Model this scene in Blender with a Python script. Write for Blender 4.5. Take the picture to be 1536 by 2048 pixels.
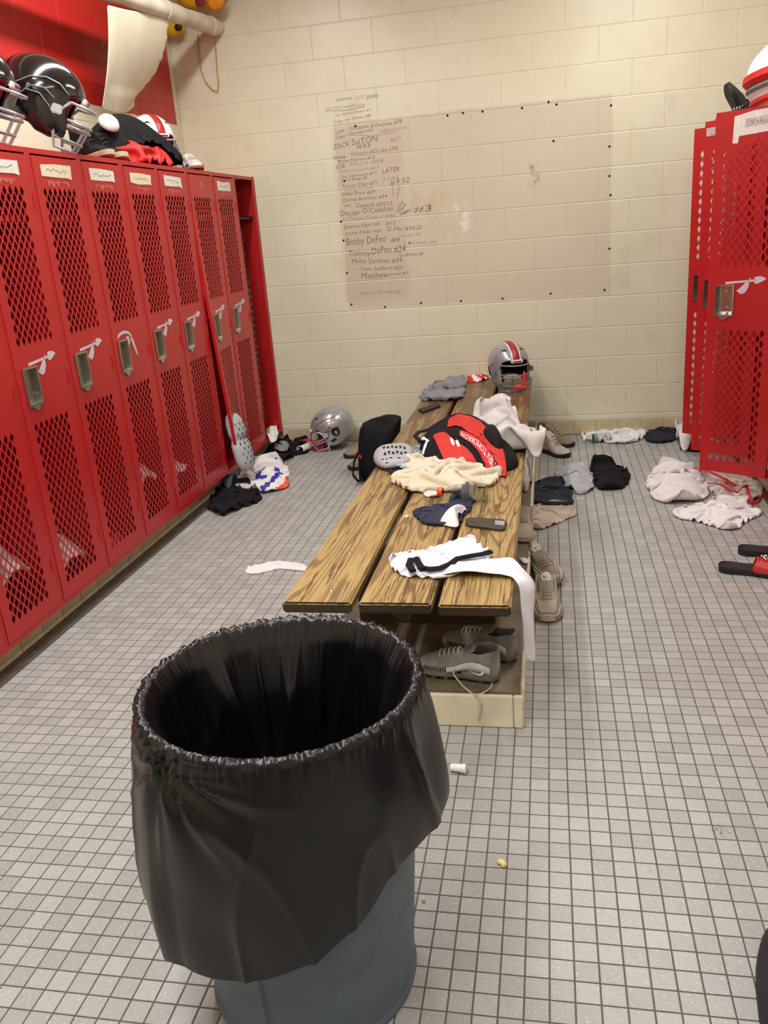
import bpy, bmesh, math, random
import numpy as np
from mathutils import Vector, Matrix, Euler
for o in list(bpy.data.objects): bpy.data.objects.remove(o, do_unlink=True)
SC = bpy.context.scene
COL = SC.collection
PI = math.pi
# ------------------------------------------------------------------ camera (solved from wall courses and floor tiles)
FPX, YAW, PITCH, ROLL, CAMH = 1668.3, -0.2077, 0.3258, -0.0781, 1.4917
def cam_axes():
    cy, sy = math.cos(YAW), math.sin(YAW)
    fwd = Vector((sy*math.cos(PITCH), cy*math.cos(PITCH), -math.sin(PITCH)))
    r0 = Vector((cy, -sy, 0)); u0 = r0.cross(fwd)
    c, s = math.cos(ROLL), math.sin(ROLL)
    return c*r0+s*u0, -s*r0+c*u0, fwd
AR, AU, AF = cam_axes()
cam = bpy.data.cameras.new('camera'); cam_o = bpy.data.objects.new('camera', cam); COL.objects.link(cam_o)
cam.sensor_fit = 'VERTICAL'; cam.sensor_height = 36.0; cam.lens = 36.0*FPX/2048; cam.clip_start = 0.02
mw = Matrix.Identity(4)
for i in range(3): mw[i][0], mw[i][1], mw[i][2] = AR[i], AU[i], -AF[i]
mw[2][3] = CAMH
cam_o.matrix_world = mw
SC.camera = cam_o
# ------------------------------------------------------------------ world, exposure
W = bpy.data.worlds.new('world'); SC.world = W; W.use_nodes = True
W.node_tree.nodes['Background'].inputs[0].default_value = (1, .97, .93, 1)
W.node_tree.nodes['Background'].inputs[1].default_value = 0.05
VS = SC.view_settings
VS.view_transform = 'Standard'; VS.look = 'None'; VS.gamma = 1; VS.use_curve_mapping = False
VS.exposure = 0.18
CEIL = 3.3
LIGHTS = [  # x, y, length along y, width, watts : fluorescent troffers under the ceiling
    (-1.66, 3.5, 2.8, .14, 62),
    (-1.00, 0.6, 2.4, .3, 66),
    (0.60, 0.6, 2.4, .3, 26),
    (0.55, 4.5, 1.4, .3, 34),
]
for (lx, ly, ll, lw, pw) in LIGHTS:
    ld = bpy.data.lights.new('tube_light', 'AREA'); ld.shape = 'RECTANGLE'; ld.size = lw; ld.size_y = ll
    ld.energy = pw; ld.color = (1.0, .99, .975)
    lo = bpy.data.objects.new('tube_light', ld); COL.objects.link(lo); lo.location = (lx, ly, CEIL-.09)

# ------------------------------------------------------------------ pixel -> place helpers
CAMP = Vector((0, 0, CAMH))
def ray(u, v): return ((u-768)/FPX)*AR - ((v-1024)/FPX)*AU + AF
def onz(u, v, z=0.):
    d = ray(u, v); return CAMP + d*((z-CAMH)/d.z)
def ony(u, v, y):
    d = ray(u, v); return CAMP + d*(y/d.y)
def onx(u, v, x):
    d = ray(u, v); return CAMP + d*(x/d.x)
def px(p):
    d = Vector(p)-CAMP; z = d.dot(AF); return 768+FPX*d.dot(AR)/z, 1024-FPX*d.dot(AU)/z

# ------------------------------------------------------------------ materials
def lin(c): return tuple(((v/255)/12.92 if v/255 <= .04045 else (((v/255)+.055)/1.055)**2.4) for v in c)
MATS = {}
def M(name, col, rough=.6, metal=0., var=.12, scale=18., bump=0., bscale=60., spec=.5, trans=0., alpha=1., coat=0., sheen=0., col2=None):
    if name in MATS: return MATS[name]
    m = bpy.data.materials.new(name); m.use_nodes = True; MATS[name] = m
    nt = m.node_tree; b = nt.nodes['Principled BSDF']
    b.inputs['Roughness'].default_value = rough; b.inputs['Metallic'].default_value = metal
    b.inputs['Specular IOR Level'].default_value = spec
    if trans: b.inputs['Transmission Weight'].default_value = trans
    if trans: b.inputs['IOR'].default_value = 1.12
    if coat: b.inputs['Coat Weight'].default_value = coat; b.inputs['Coat Roughness'].default_value = .08
    if sheen: b.inputs['Sheen Weight'].default_value = sheen
    tc = nt.nodes.new('ShaderNodeTexCoord')
    n = nt.nodes.new('ShaderNodeTexNoise'); n.inputs['Scale'].default_value = scale; n.inputs['Detail'].default_value = 4
    nt.links.new(tc.outputs['Object'], n.inputs['Vector'])
    r = nt.nodes.new('ShaderNodeValToRGB')
    c = lin(col); d = lin(col2) if col2 else tuple(v*(1-var*2) for v in c); e = c if col2 else tuple(min(1, v*(1+var)) for v in c)
    r.color_ramp.elements[0].color = (*d, 1); r.color_ramp.elements[1].color = (*e, 1)
    r.color_ramp.elements[0].position = .3; r.color_ramp.elements[1].position = .68
    nt.links.new(n.outputs['Fac'], r.inputs[0]); nt.links.new(r.outputs[0], b.inputs['Base Color'])
    if bump:
        n2 = nt.nodes.new('ShaderNodeTexNoise'); n2.inputs['Scale'].default_value = bscale; n2.inputs['Detail'].default_value = 3
        nt.links.new(tc.outputs['Object'], n2.inputs['Vector'])
        bp = nt.nodes.new('ShaderNodeBump'); bp.inputs['Strength'].default_value = bump; bp.inputs['Distance'].default_value = .004
        nt.links.new(n2.outputs['Fac'], bp.inputs['Height']); nt.links.new(bp.outputs[0], b.inputs['Normal'])
    return m
class NT:
    def __init__(s, name):
        s.m = bpy.data.materials.new(name); s.m.use_nodes = True; s.t = s.m.node_tree; s.b = s.t.nodes['Principled BSDF']; MATS[name] = s.m
    def n(s, kind, **kw):
        x = s.t.nodes.new(kind)
        for k, v in kw.items():
            if k.startswith('i_'): x.inputs[int(k[2:]) if k[2:].isdigit() else k[2:].replace('_', ' ')].default_value = v
            else: setattr(x, k, v)
        return x
    def l(s, a, b): s.t.links.new(a, b)
    def math(s, op, a, b=None, clamp=False):
        x = s.n('ShaderNodeMath', operation=op, use_clamp=clamp)
        for i, v in enumerate((a, b)):
            if v is None: continue
            if isinstance(v, (int, float)): x.inputs[i].default_value = v
            else: s.l(v, x.inputs[i])
        return x.outputs[0]
    def mix(s, f, a, b):
        x = s.n('ShaderNodeMix', data_type='RGBA')
        for i, v in ((0, f), (6, a), (7, b)):
            if isinstance(v, (int, float)): x.inputs[i].default_value = v
            elif isinstance(v, tuple): x.inputs[i].default_value = (*v, 1)
            else: s.l(v, x.inputs[i])
        return x.outputs[2]
    def noise(s, vec, scale, detail=4, rough=.55):
        x = s.n('ShaderNodeTexNoise'); x.inputs['Scale'].default_value = scale; x.inputs['Detail'].default_value = detail; x.inputs['Roughness'].default_value = rough
        if vec is not None: s.l(vec, x.inputs['Vector'])
        return x.outputs['Fac']
    def step(s, v, a, b):
        x = s.n('ShaderNodeMapRange', interpolation_type='SMOOTHSTEP', clamp=True); s.l(v, x.inputs[0])
        x.inputs[1].default_value = a; x.inputs[2].default_value = b
        return x.outputs[0]
    def bump(s, h, strength=.3, dist=.003):
        x = s.n('ShaderNodeBump'); x.inputs['Strength'].default_value = strength; x.inputs['Distance'].default_value = dist
        s.l(h, x.inputs['Height']); s.l(x.outputs[0], s.b.inputs['Normal'])
    def pos(s):
        g = s.n('ShaderNodeNewGeometry'); return g.outputs['Position']
    def sep(s, v):
        x = s.n('ShaderNodeSeparateXYZ'); s.l(v, x.inputs[0]); return x.outputs
# floor tile: grey speckled porcelain, each tile a slightly different tone
def tile_mat():
    k = NT('floor_tile'); p = k.pos()
    sc = k.n('ShaderNodeVectorMath', operation='SCALE'); k.l(p, sc.inputs[0]); sc.inputs[3].default_value = 1/.0508
    ad = k.n('ShaderNodeVectorMath', operation='ADD'); k.l(sc.outputs[0], ad.inputs[0]); ad.inputs[1].default_value = (.2205, .4803, 0)
    fl = k.n('ShaderNodeVectorMath', operation='FLOOR'); k.l(ad.outputs[0], fl.inputs[0])
    wn = k.n('ShaderNodeTexWhiteNoise', noise_dimensions='2D'); k.l(fl.outputs[0], wn.inputs['Vector'])
    base = k.mix(wn.outputs['Value'], lin((150, 150, 145)), lin((166, 166, 162)))
    n1 = k.noise(p, 190, 2); base = k.mix(k.math('MULTIPLY', k.step(n1, .60, .70), .55), base, lin((226, 222, 216)))
    n2 = k.noise(p, 70, 3); base = k.mix(k.math('MULTIPLY', k.step(n2, .5, .3), .25), base, lin((140, 134, 126)))
    n3 = k.noise(p, 2.2, 5); base = k.mix(k.math('MULTIPLY', k.step(n3, .52, .72), .30), base, lin((140, 132, 120)))
    # scuffed dirt spot and hairline marks
    d = k.n('ShaderNodeVectorMath', operation='DISTANCE'); k.l(p, d.inputs[0]); d.inputs[1].default_value = tuple(onz(1440, 1662))
    spot = k.math('MULTIPLY', k.step(d.outputs['Value'], .035, .012), k.step(k.noise(p, 120, 4), .5, .62)); base = k.mix(spot, base, lin((95, 80, 66)))
    k.l(base, k.b.inputs['Base Color']); k.b.inputs['Roughness'].default_value = .36
    k.bump(n1, .08, .001); return k.m
# painted block, with the rectangle where a board once hung and the red band of the side wall
def block_mat(name, red=False):
    k = NT(name); p = k.pos(); s = k.sep(p)
    base = k.mix(k.step(k.noise(p, 1.3, 5), .35, .7), lin((210, 205, 178)), lin((219, 215, 190)))
    base = k.mix(k.math('MULTIPLY', k.step(k.noise(p, 5, 6), .55, .8), .35), base, lin((180, 168, 146)))
    if red:
        m1 = k.math('GREATER_THAN', s[2], k.math('ADD', 2.27, k.math('MULTIPLY', k.math('SUBTRACT', k.noise(p, 30, 2), .5), .02)))
        m1 = k.math('MULTIPLY', m1, k.math('LESS_THAN', s[1], 5.915))
        base = k.mix(m1, base, lin((176, 30, 26)))
    else:
        w = k.math('MULTIPLY', k.math('SUBTRACT', k.noise(p, 9, 4), .5), .03)
        def box(x0, x1, z0, z1, soft=.008):
            a = k.step(k.math('ADD', s[0], w), x0-soft, x0+soft); b = k.step(k.math('ADD', s[0], w), x1+soft, x1-soft)
            c = k.step(k.math('ADD', s[2], w), z0-soft, z0+soft); d = k.step(k.math('ADD', s[2], w), z1+soft, z1-soft)
            return k.math('MULTIPLY', k.math('MULTIPLY', a, b), k.math('MULTIPLY', c, d))
        base = k.mix(k.math('MULTIPLY', box(-1.40, .414, .965, 2.19), .62), base, lin((194, 182, 160)))
        base = k.mix(k.math('MULTIPLY', box(-1.42, -.95, 1.02, 2.16, .03), .3), base, lin((176, 160, 140)))
        sm = k.math('MULTIPLY', box(-.95, -.35, 1.55, 2.05, .15), k.step(k.noise(p, 3.5, 6, .65), .52, .68)); base = k.mix(k.math('MULTIPLY', sm, .6), base, lin((184, 160, 118)))
        g = k.math('MULTIPLY', box(-.115, -.045, 1.69, 1.82, .01), k.step(k.noise(p, 30, 4), .42, .6)); base = k.mix(k.math('MULTIPLY', g, .7), base, lin((140, 132, 122)))
        wh = k.math('MULTIPLY', box(-.66, -.52, 1.40, 1.60, .05), k.step(k.noise(p, 12, 4), .45, .6)); base = k.mix(k.math('MULTIPLY', wh, .8), base, lin((232, 228, 220)))
        sp = k.math('MULTIPLY', k.step(s[2], .9, .25), k.step(k.noise(p, 11, 6, .7), .56, .74)); base = k.mix(k.math('MULTIPLY', sp, .4), base, lin((160, 146, 118)))
    k.l(base, k.b.inputs['Base Color']); k.b.inputs['Roughness'].default_value = .42
    k.bump(k.noise(p, 85, 3), .12, .002); return k.m
# worn plank: yellow pine showing through brown stain
def wood_mat():
    k = NT('worn_bench_wood'); p = k.pos(); s = k.sep(p)
    oi = k.n('ShaderNodeObjectInfo')
    cb = k.n('ShaderNodeCombineXYZ'); k.l(k.math('MULTIPLY', oi.outputs['Random'], 7.3), cb.inputs[0]); k.l(k.math('MULTIPLY', oi.outputs['Random'], 3.1), cb.inputs[2])
    def vec(sx, sy, sz):
        mp = k.n('ShaderNodeMapping'); k.l(p, mp.inputs[0]); mp.inputs['Scale'].default_value = (sx, sy, sz)
        ad = k.n('ShaderNodeVectorMath', operation='ADD'); k.l(mp.outputs[0], ad.inputs[0]); k.l(cb.outputs[0], ad.inputs[1]); return ad.outputs[0]
    rings = k.noise(vec(7, .30, 7), 1.0, 1.0, .35)
    fr = k.math('PINGPONG', k.math('MULTIPLY', rings, 62), 1.0)
    line = k.step(fr, .62, .88)                                   # dark late-wood lines
    fine = k.noise(vec(190, 5, 60), 1.0, 3)
    blot = k.noise(vec(24, 2.6, 24), 1.0, 7, .68)
    wear = k.step(s[1], 5.4, 2.3)                                 # planks are rubbed barest towards the free end
    bare = k.step(k.math('ADD', k.math('ADD', blot, k.math('MULTIPLY', wear, .15)), k.math('MULTIPLY', k.math('SUBTRACT', fine, .5), .38)), .535, .575)
    bare = k.math('MULTIPLY', bare, k.math('ADD', .45, k.math('MULTIPLY', k.step(fine, .36, .56), .55)))
    bare = k.math('MULTIPLY', bare, k.math('SUBTRACT', 1, k.math('MULTIPLY', line, .7)))
    tone = k.mix(k.noise(p, 3, 3), lin((104, 76, 44)), lin((88, 60, 33)))
    bare = k.math('MULTIPLY', bare, k.math('ADD', .42, k.math('MULTIPLY', wear, .58)))
    base = k.mix(bare, tone, lin((174, 146, 90)))
    base = k.mix(k.math('MULTIPLY', k.step(fine, .62, .75), .25), base, lin((70, 50, 30)))
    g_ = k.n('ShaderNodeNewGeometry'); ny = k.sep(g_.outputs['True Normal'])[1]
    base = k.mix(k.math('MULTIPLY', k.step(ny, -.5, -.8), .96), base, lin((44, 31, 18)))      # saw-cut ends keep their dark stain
    k.l(base, k.b.inputs['Base Color']); k.b.inputs['Roughness'].default_value = .36
    k.bump(bare, .15, .001); return k.m
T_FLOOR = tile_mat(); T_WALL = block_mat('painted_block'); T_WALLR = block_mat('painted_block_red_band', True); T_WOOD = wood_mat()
GROUT = M('dark_grout', (92, 82, 72), .8, bump=.2)
MORTAR = M('painted_mortar', (204, 197, 178), .5)
RED = M('locker_red_enamel', (180, 30, 32), .34, var=.06, scale=3, bump=.03, bscale=25)
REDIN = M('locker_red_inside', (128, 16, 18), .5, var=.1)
STEEL = M('brushed_steel', (190, 186, 178), .28, 1., var=.08, scale=40)
TAPE = M('white_tape', (226, 222, 212), .6, var=.06, scale=60)
TAPE2 = M('cream_tape', (226, 216, 188), .6, var=.06, scale=60)
ARROW = M('pale_lilac_paint', (208, 198, 204), .5, var=.08)
INK = M('faded_black_marker', (112, 100, 88), .8, var=.25, scale=9)
INKL = M('very_faded_marker', (166, 152, 134), .8, var=.15, scale=9)
BLACKF = M('black_fabric', (15, 15, 17), .85, var=.25, bump=.25, bscale=250, spec=.25)
NAVYF = M('navy_fabric', (40, 46, 66), .75, var=.2, bump=.2, bscale=250, spec=.3)
DNAVYF = M('dark_navy_fabric', (17, 20, 38), .8, var=.2, bump=.2, bscale=250)
WHITEF = M('white_fabric', (222, 219, 217), .8, var=.05, bump=.15, bscale=300, sheen=.2)
WHITEJ = M('white_slick_jersey', (228, 226, 236), .5, var=.03, bump=.05, bscale=300)
GREYF = M('grey_fabric', (126, 128, 132), .8, var=.08, bump=.2, bscale=250)
LGREYF = M('light_grey_towel', (206, 202, 198), .9, var=.08, bump=.6, bscale=420, sheen=.4)
CREAMT = M('cream_terry_towel', (228, 216, 186), .95, var=.06, bump=.8, bscale=500, sheen=.5)
BEIGEF = M('beige_fabric', (196, 184, 166), .85, var=.1, bump=.3, bscale=300)
OFFWF = M('soiled_white_fabric', (208, 200, 188), .85, var=.12, bump=.2, bscale=250)
REDF = M('red_fabric', (198, 30, 24), .65, var=.12, bump=.15, bscale=250)
PINKF = M('pink_fabric', (196, 60, 84), .8, var=.12, bump=.2)
BLUEF = M('royal_blue_print', (44, 48, 150), .7, var=.08)
ORANGE = M('orange_plastic', (226, 84, 30), .4, var=.05)
HSILVER = M('helmet_silver_paint', (158, 160, 163), .25, .35, var=.04, scale=4, coat=.8)
HBLACK = M('helmet_black_gloss', (16, 16, 18), .15, 0, var=.1, coat=.9)
HWHITE = M('helmet_white_gloss', (226, 222, 218), .25, 0, var=.03, coat=.5)
HRED = M('helmet_red_stripe', (160, 28, 30), .35, var=.05)
MASKG = M('facemask_grey', (118, 120, 124), .4, .1, var=.08)
MASKC = M('facemask_clear_grey', (176, 178, 182), .3, .3, var=.08)
PADBLK = M('dark_padding', (24, 22, 22), .8, var=.2)
PADRED = M('red_padding', (170, 20, 28), .5, var=.15)
PLASTG = M('grey_pad_plastic', (164, 165, 168), .5, var=.05)
RUBBLK = M('black_rubber', (24, 24, 26), .6, var=.15, bump=.2, bscale=200)
HOLE = M('dark_recess', (14, 10, 9), .9, var=.1)
PAPER = M('white_paper', (236, 234, 230), .7, var=.04)
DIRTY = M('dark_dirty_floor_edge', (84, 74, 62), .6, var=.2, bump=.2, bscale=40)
BASET = M('beige_base_tile', (196, 180, 144), .35, var=.1, scale=6)
CURB = M('cream_curb_paint', (222, 212, 184), .45, var=.08, scale=9)
CURBTOP = M('olive_concrete', (112, 102, 80), .6, var=.2, scale=9, bump=.25, bscale=40)
BROWN = M('brown_painted_board', (70, 50, 36), .6, var=.25, scale=8)
BRONZE = M('dull_brown_steel', (104, 92, 74), .5, .4, var=.2)
CANGREY = M('blue_grey_can_plastic', (90, 103, 119), .5, var=.06, bump=.05)
BAG = M('black_bag_film', (13, 13, 17), .30, 0, var=.15, scale=5, bump=.10, bscale=34, spec=.5)
CLEAR = M('clear_plastic', (235, 240, 240), .06, 0, var=.01, trans=1.)
PIPEW = M('old_white_pipe_wrap', (212, 204, 184), .6, var=.12, scale=7, bump=.3, bscale=20)
SHEET = M('yellowed_plastic_sheet', (222, 216, 192), .4, var=.06, scale=5, bump=.1, bscale=10)
YELLOW = M('yellow_plush', (226, 198, 30), .8, var=.12, scale=7)
MAROON = M('maroon_plush', (138, 26, 44), .8, var=.1)
ORNGPL = M('orange_plush', (234, 150, 30), .8, var=.1)
TANSUEDE = M('tan_suede', (136, 122, 92), .85, var=.12, bump=.2)
SNEAK = M('beige_sneaker_mesh', (172, 160, 144), .75, var=.1, bump=.3, bscale=300)
SNEAKD = M('taupe_sneaker_overlay', (136, 124, 108), .7, var=.12, bump=.15)
SNEAKL = M('pale_sneaker_sole', (186, 174, 156), .6, var=.1)
CLEATG = M('grey_cleat_knit', (140, 137, 130), .75, var=.22, scale=22, bump=.3, bscale=260)
CLEATW = M('white_cleat_panel', (196, 193, 188), .55, var=.1)
CLEATD = M('dark_grey_cleat', (104, 102, 94), .5, var=.12)
LACE = M('dingy_lace', (186, 176, 160), .9, var=.1)
WPAINT = M('ceiling_white', (226, 222, 212), .8)

# ------------------------------------------------------------------ mesh helpers
class MB:
    def __init__(s): s.v = []; s.f = []; s.mi = []
    def add(s, vs, fs, mi=0):
        n = len(s.v); s.v += [tuple(v) for v in vs]; s.f += [tuple(i+n for i in f) for f in fs]; s.mi += [mi]*len(fs); return s
    def box(s, a, b, bev=0., mi=0):
        (x0, y0, z0), (x1, y1, z1) = a, b
        if x0 > x1: x0, x1 = x1, x0
        if y0 > y1: y0, y1 = y1, y0
        if z0 > z1: z0, z1 = z1, z0
        if not bev:
            v = [(x0,y0,z0),(x1,y0,z0),(x1,y1,z0),(x0,y1,z0),(x0,y0,z1),(x1,y0,z1),(x1,y1,z1),(x0,y1,z1)]
            return s.add(v, [(3,2,1,0),(4,5,6,7),(0,1,5,4),(1,2,6,5),(2,3,7,6),(3,0,4,7)], mi)
        bm = bmesh.new(); bmesh.ops.create_cube(bm, size=1)
        for q in bm.verts: q.co = Vector(((x0+x1)/2+q.co.x*(x1-x0), (y0+y1)/2+q.co.y*(y1-y0), (z0+z1)/2+q.co.z*(z1-z0)))
        bmesh.ops.bevel(bm, geom=bm.edges[:], offset=bev, segments=2, affect='EDGES')
        bm.verts.index_update()
        s.add([q.co.copy() for q in bm.verts], [[q.index for q in f.verts] for f in bm.faces], mi); bm.free(); return s
    def tube(s, pts, r, seg=8, caps=True, flat=1., mi=0, closed=False):
        pts = [Vector(p) for p in pts]; n = len(pts)
        rr = r if isinstance(r, (list, tuple)) else [r]*n
        vs = []; prev = None
        for i, p in enumerate(pts):
            if closed: t = pts[(i+1) % n]-pts[i-1]
            else: t = pts[min(i+1, n-1)]-pts[max(i-1, 0)]
            t = t.normalized() if t.length > 1e-9 else Vector((0, 0, 1))
            if prev is None:
                a = Vector((0, 0, 1)) if abs(t.z) < .9 else Vector((1, 0, 0)); nrm = t.cross(a).normalized()
            else:
                nrm = prev - t*prev.dot(t); nrm = nrm.normalized() if nrm.length > 1e-6 else t.orthogonal().normalized()
            prev = nrm; bn = t.cross(nrm)
            for k in range(seg):
                a = 2*PI*k/seg; vs.append(p + nrm*(math.cos(a)*rr[i]) + bn*(math.sin(a)*rr[i]*flat))
        fs = []
        for i in range(n if closed else n-1):
            j = (i+1) % n
            for k in range(seg): fs.append((i*seg+k, i*seg+(k+1) % seg, j*seg+(k+1) % seg, j*seg+k))
        if caps and not closed: fs += [tuple(range(seg))[::-1], tuple((n-1)*seg+k for k in range(seg))]
        return s.add(vs, fs, mi)
    def lathe(s, prof, seg=32, mi=0, center=(0, 0, 0), cap=False):
        vs = []; n = len(prof)
        for (r, z) in prof:
            for k in range(seg): a = 2*PI*k/seg; vs.append((center[0]+r*math.cos(a), center[1]+r*math.sin(a), center[2]+z))
        fs = [(i*seg+k, i*seg+(k+1) % seg, (i+1)*seg+(k+1) % seg, (i+1)*seg+k) for i in range(n-1) for k in range(seg)]
        if cap: fs += [tuple(range(seg))[::-1], tuple((n-1)*seg+k for k in range(seg))]
        return s.add(vs, fs, mi)
    def grid(s, P, wrap=False, mi=0):
        a = len(P); b = len(P[0]); vs = [q for row in P for q in row]
        fs = [(i*b+j, i*b+(j+1) % b, (i+1)*b+(j+1) % b, (i+1)*b+j) for i in range(a-1) for j in range(b if wrap else b-1)]
        return s.add(vs, fs, mi)
    def poly(s, pts, t=None, mi=0):                              # flat polygon, optionally thickened by vector t
        n = len(pts)
        if t is None: return s.add(pts, [tuple(range(n))], mi)
        t = Vector(t); vs = [Vector(p) for p in pts]+[Vector(p)+t for p in pts]
        return s.add(vs, [tuple(range(n))[::-1], tuple(range(n, 2*n))]+[(i, (i+1) % n, n+(i+1) % n, n+i) for i in range(n)], mi)
    def xf(s, mat): s.v = [tuple(mat @ Vector(v)) for v in s.v]; return s
    def mesh(s, name, mats, smooth=True):
        me = bpy.data.meshes.new(name); me.from_pydata(s.v, [], s.f)
        mats = mats if isinstance(mats, (list, tuple)) else [mats]
        for m in mats: me.materials.append(m)
        if len(mats) > 1: me.polygons.foreach_set('material_index', s.mi)
        bm = bmesh.new(); bm.from_mesh(me); bmesh.ops.recalc_face_normals(bm, faces=bm.faces[:]); bm.to_mesh(me); bm.free()
        if smooth:
            me.polygons.foreach_set('use_smooth', [True]*len(me.polygons))
            if smooth != 'all': me.set_sharp_from_angle(angle=math.radians(40))
        me.update(); return me
    def build(s, name, mats, parent=None, smooth=True, **kw):
        return link(name, s.mesh(name, mats, smooth), parent, **kw)
def link(name, me, parent=None, loc=None, rot=None, mods=()):
    o = bpy.data.objects.new(name, me); COL.objects.link(o)
    if parent is not None: o.parent = parent
    if loc is not None: o.location = loc
    if rot is not None: o.rotation_euler = rot
    for m in mods: addmod(o, *m)
    return o
def addmod(o, kind, *a):
    if kind == 'solid':
        m = o.modifiers.new('solid', 'SOLIDIFY'); m.thickness = a[0]; m.offset = a[1] if len(a) > 1 else -1
    elif kind == 'sub':
        m = o.modifiers.new('sub', 'SUBSURF'); m.levels = a[0]; m.render_levels = a[0]
    elif kind == 'bevel':
        m = o.modifiers.new('bevel', 'BEVEL'); m.width = a[0]; m.segments = 2; m.limit_method = 'ANGLE'
def thing(name, label, cat, loc=(0, 0, 0), rot=(0, 0, 0), group=None):
    o = bpy.data.objects.new(name, None); COL.objects.link(o); o.empty_display_size = .05
    o.location = loc; o.rotation_euler = rot; o['label'] = label; o['category'] = cat
    if group: o['group'] = group
    return o
def tag(o, label, cat, group=None):
    o['label'] = label; o['category'] = cat
    if group: o['group'] = group
    return o
def struct(o, label=None, cat=None):
    o['kind'] = 'structure'
    if label: o['label'] = label
    if cat: o['category'] = cat
    return o
def wparent(o, parent):                                           # keep world coordinates of a part built in place
    o.parent = parent
    m = Matrix.LocRotScale(parent.location, parent.rotation_euler, Vector((1, 1, 1)))
    o.matrix_parent_inverse = m.inverted(); return o
rng = random.Random(7)
nrng = np.random.default_rng(11)
def text_mb(txt, shear=0., thin=0.):
    cu = bpy.data.curves.new('t', 'FONT'); cu.body = txt; cu.size = 1; cu.resolution_u = 2; cu.offset = thin
    ob = bpy.data.objects.new('t', cu); COL.objects.link(ob); bpy.context.view_layer.update()
    me = bpy.data.meshes.new_from_object(ob.evaluated_get(bpy.context.evaluated_depsgraph_get()))
    vs = [v.co.copy() for v in me.vertices]; fs = [tuple(p.vertices) for p in me.polygons]
    bpy.data.objects.remove(ob); bpy.data.curves.remove(cu); bpy.data.meshes.remove(me)
    if not vs: return [], [], 1
    x0 = min(v.x for v in vs); x1 = max(v.x for v in vs)
    return [Vector((v.x-x0+shear*v.y, v.y, 0)) for v in vs], fs, x1-x0
# smooth pseudo-noise for wrinkles
class Wn:
    def __init__(s, seed, n=9):
        r = random.Random(seed); s.w = [(r.uniform(-1, 1), r.uniform(-1, 1), r.uniform(-1, 1), r.uniform(0, 6.3)) for _ in range(n)]
    def __call__(s, x, y=0., z=0., f=1.):
        return sum(np.sin(f*(a*x+b*y+c*z)+p) for a, b, c, p in s.w)/len(s.w)**.5
# ================================================================== THE ROOM
XL, XR, YB, YF = -2.48, 1.57, 5.988, -1.6
TS = .0508; TX0, TY0 = -.0112, 1.4996
GAP = .0034
floor = struct(MB().box((XL, YF, -.06), (XR, YB, -.0016)).build('floor', GROUT, smooth=False), 'grey two-inch mosaic tile floor with dark grout', 'floor')
def tile_mb(mb, x, y):
    a = GAP/2; b = .0012; s = TS
    o = [(x+a, y+a), (x+s-a, y+a), (x+s-a, y+s-a), (x+a, y+s-a)]
    i = [(x+a+b, y+a+b), (x+s-a-b, y+a+b), (x+s-a-b, y+s-a-b), (x+a+b, y+s-a-b)]
    mb.add([(p, q, -.0016) for p, q in o]+[(p, q, -.0006) for p, q in o]+[(p, q, 0) for p, q in i],
           [(8, 9, 10, 11)]+[(k, (k+1) % 4, 4+(k+1) % 4, 4+k) for k in range(4)]+[(4+k, 4+(k+1) % 4, 8+(k+1) % 4, 8+k) for k in range(4)])
cells = []
XF_L, XF_R = -1.995, 1.13
for j in range(int((.2-TY0)/TS)-1, int((YB-TY0)/TS)+1):
    for i in range(-60, 60):
        x, y = TX0+i*TS, TY0+j*TS
        if x < XF_L-.01 or x+TS > XF_R or y+TS > YB or y < .15: continue
        if -.76 < x and x+TS < -.09 and y > 2.27: continue        # under the bench plinth
        c = (x+TS/2, y+TS/2, 0); u, v = px(c)
        infr = 20 < u < 1516 and v < 2030 and math.hypot(c[0]+.51, c[1]-1.30) > .42 and not (c[0] > .33 and c[1] < 1.6)
        hid = c[1] > 1.34 and abs(c[0]+.5*c[1]/1.34) < .42 and c[1] < 2.6
        cells.append((0 if infr and not hid else 1, c[1], x, y))
cells.sort()
tm = MB(); tile_mb(tm, 0, 0); tile_me = tm.mesh('floor_tile', T_FLOOR, False)
for (k, _, x, y) in cells[:300]:
    link('floor_tile', tile_me, floor, (x, y, 0))
rest = MB()
for (k, _, x, y) in cells[300:]: tile_mb(rest, x, y)
r_o = rest.build('floor_tile_field', T_FLOOR, floor, smooth=False); r_o['kind'] = 'stuff'
# dark unglazed border strip beside the locker base
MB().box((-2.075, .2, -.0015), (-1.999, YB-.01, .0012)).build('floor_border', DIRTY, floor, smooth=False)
ceiling = struct(MB().box((XL-.1, YF-.1, CEIL), (XR+.1, YB+.1, CEIL+.1)).build('ceiling', WPAINT, smooth=False), 'plain white ceiling', 'ceiling')
wall_front = struct(MB().box((XL-.1, YF-.1, 0), (XR+.1, YF, CEIL)).build('wall_front', M('plain_cream_wall', (214, 204, 180), .6), smooth=False), 'plain cream wall', 'wall')
wall_right = struct(MB().box((XR, YF, 0), (XR+.1, YB+.1, CEIL)).build('wall_right', M('plain_cream_wall', (214, 204, 180)), smooth=False), 'plain cream wall behind lockers', 'wall')
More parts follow.
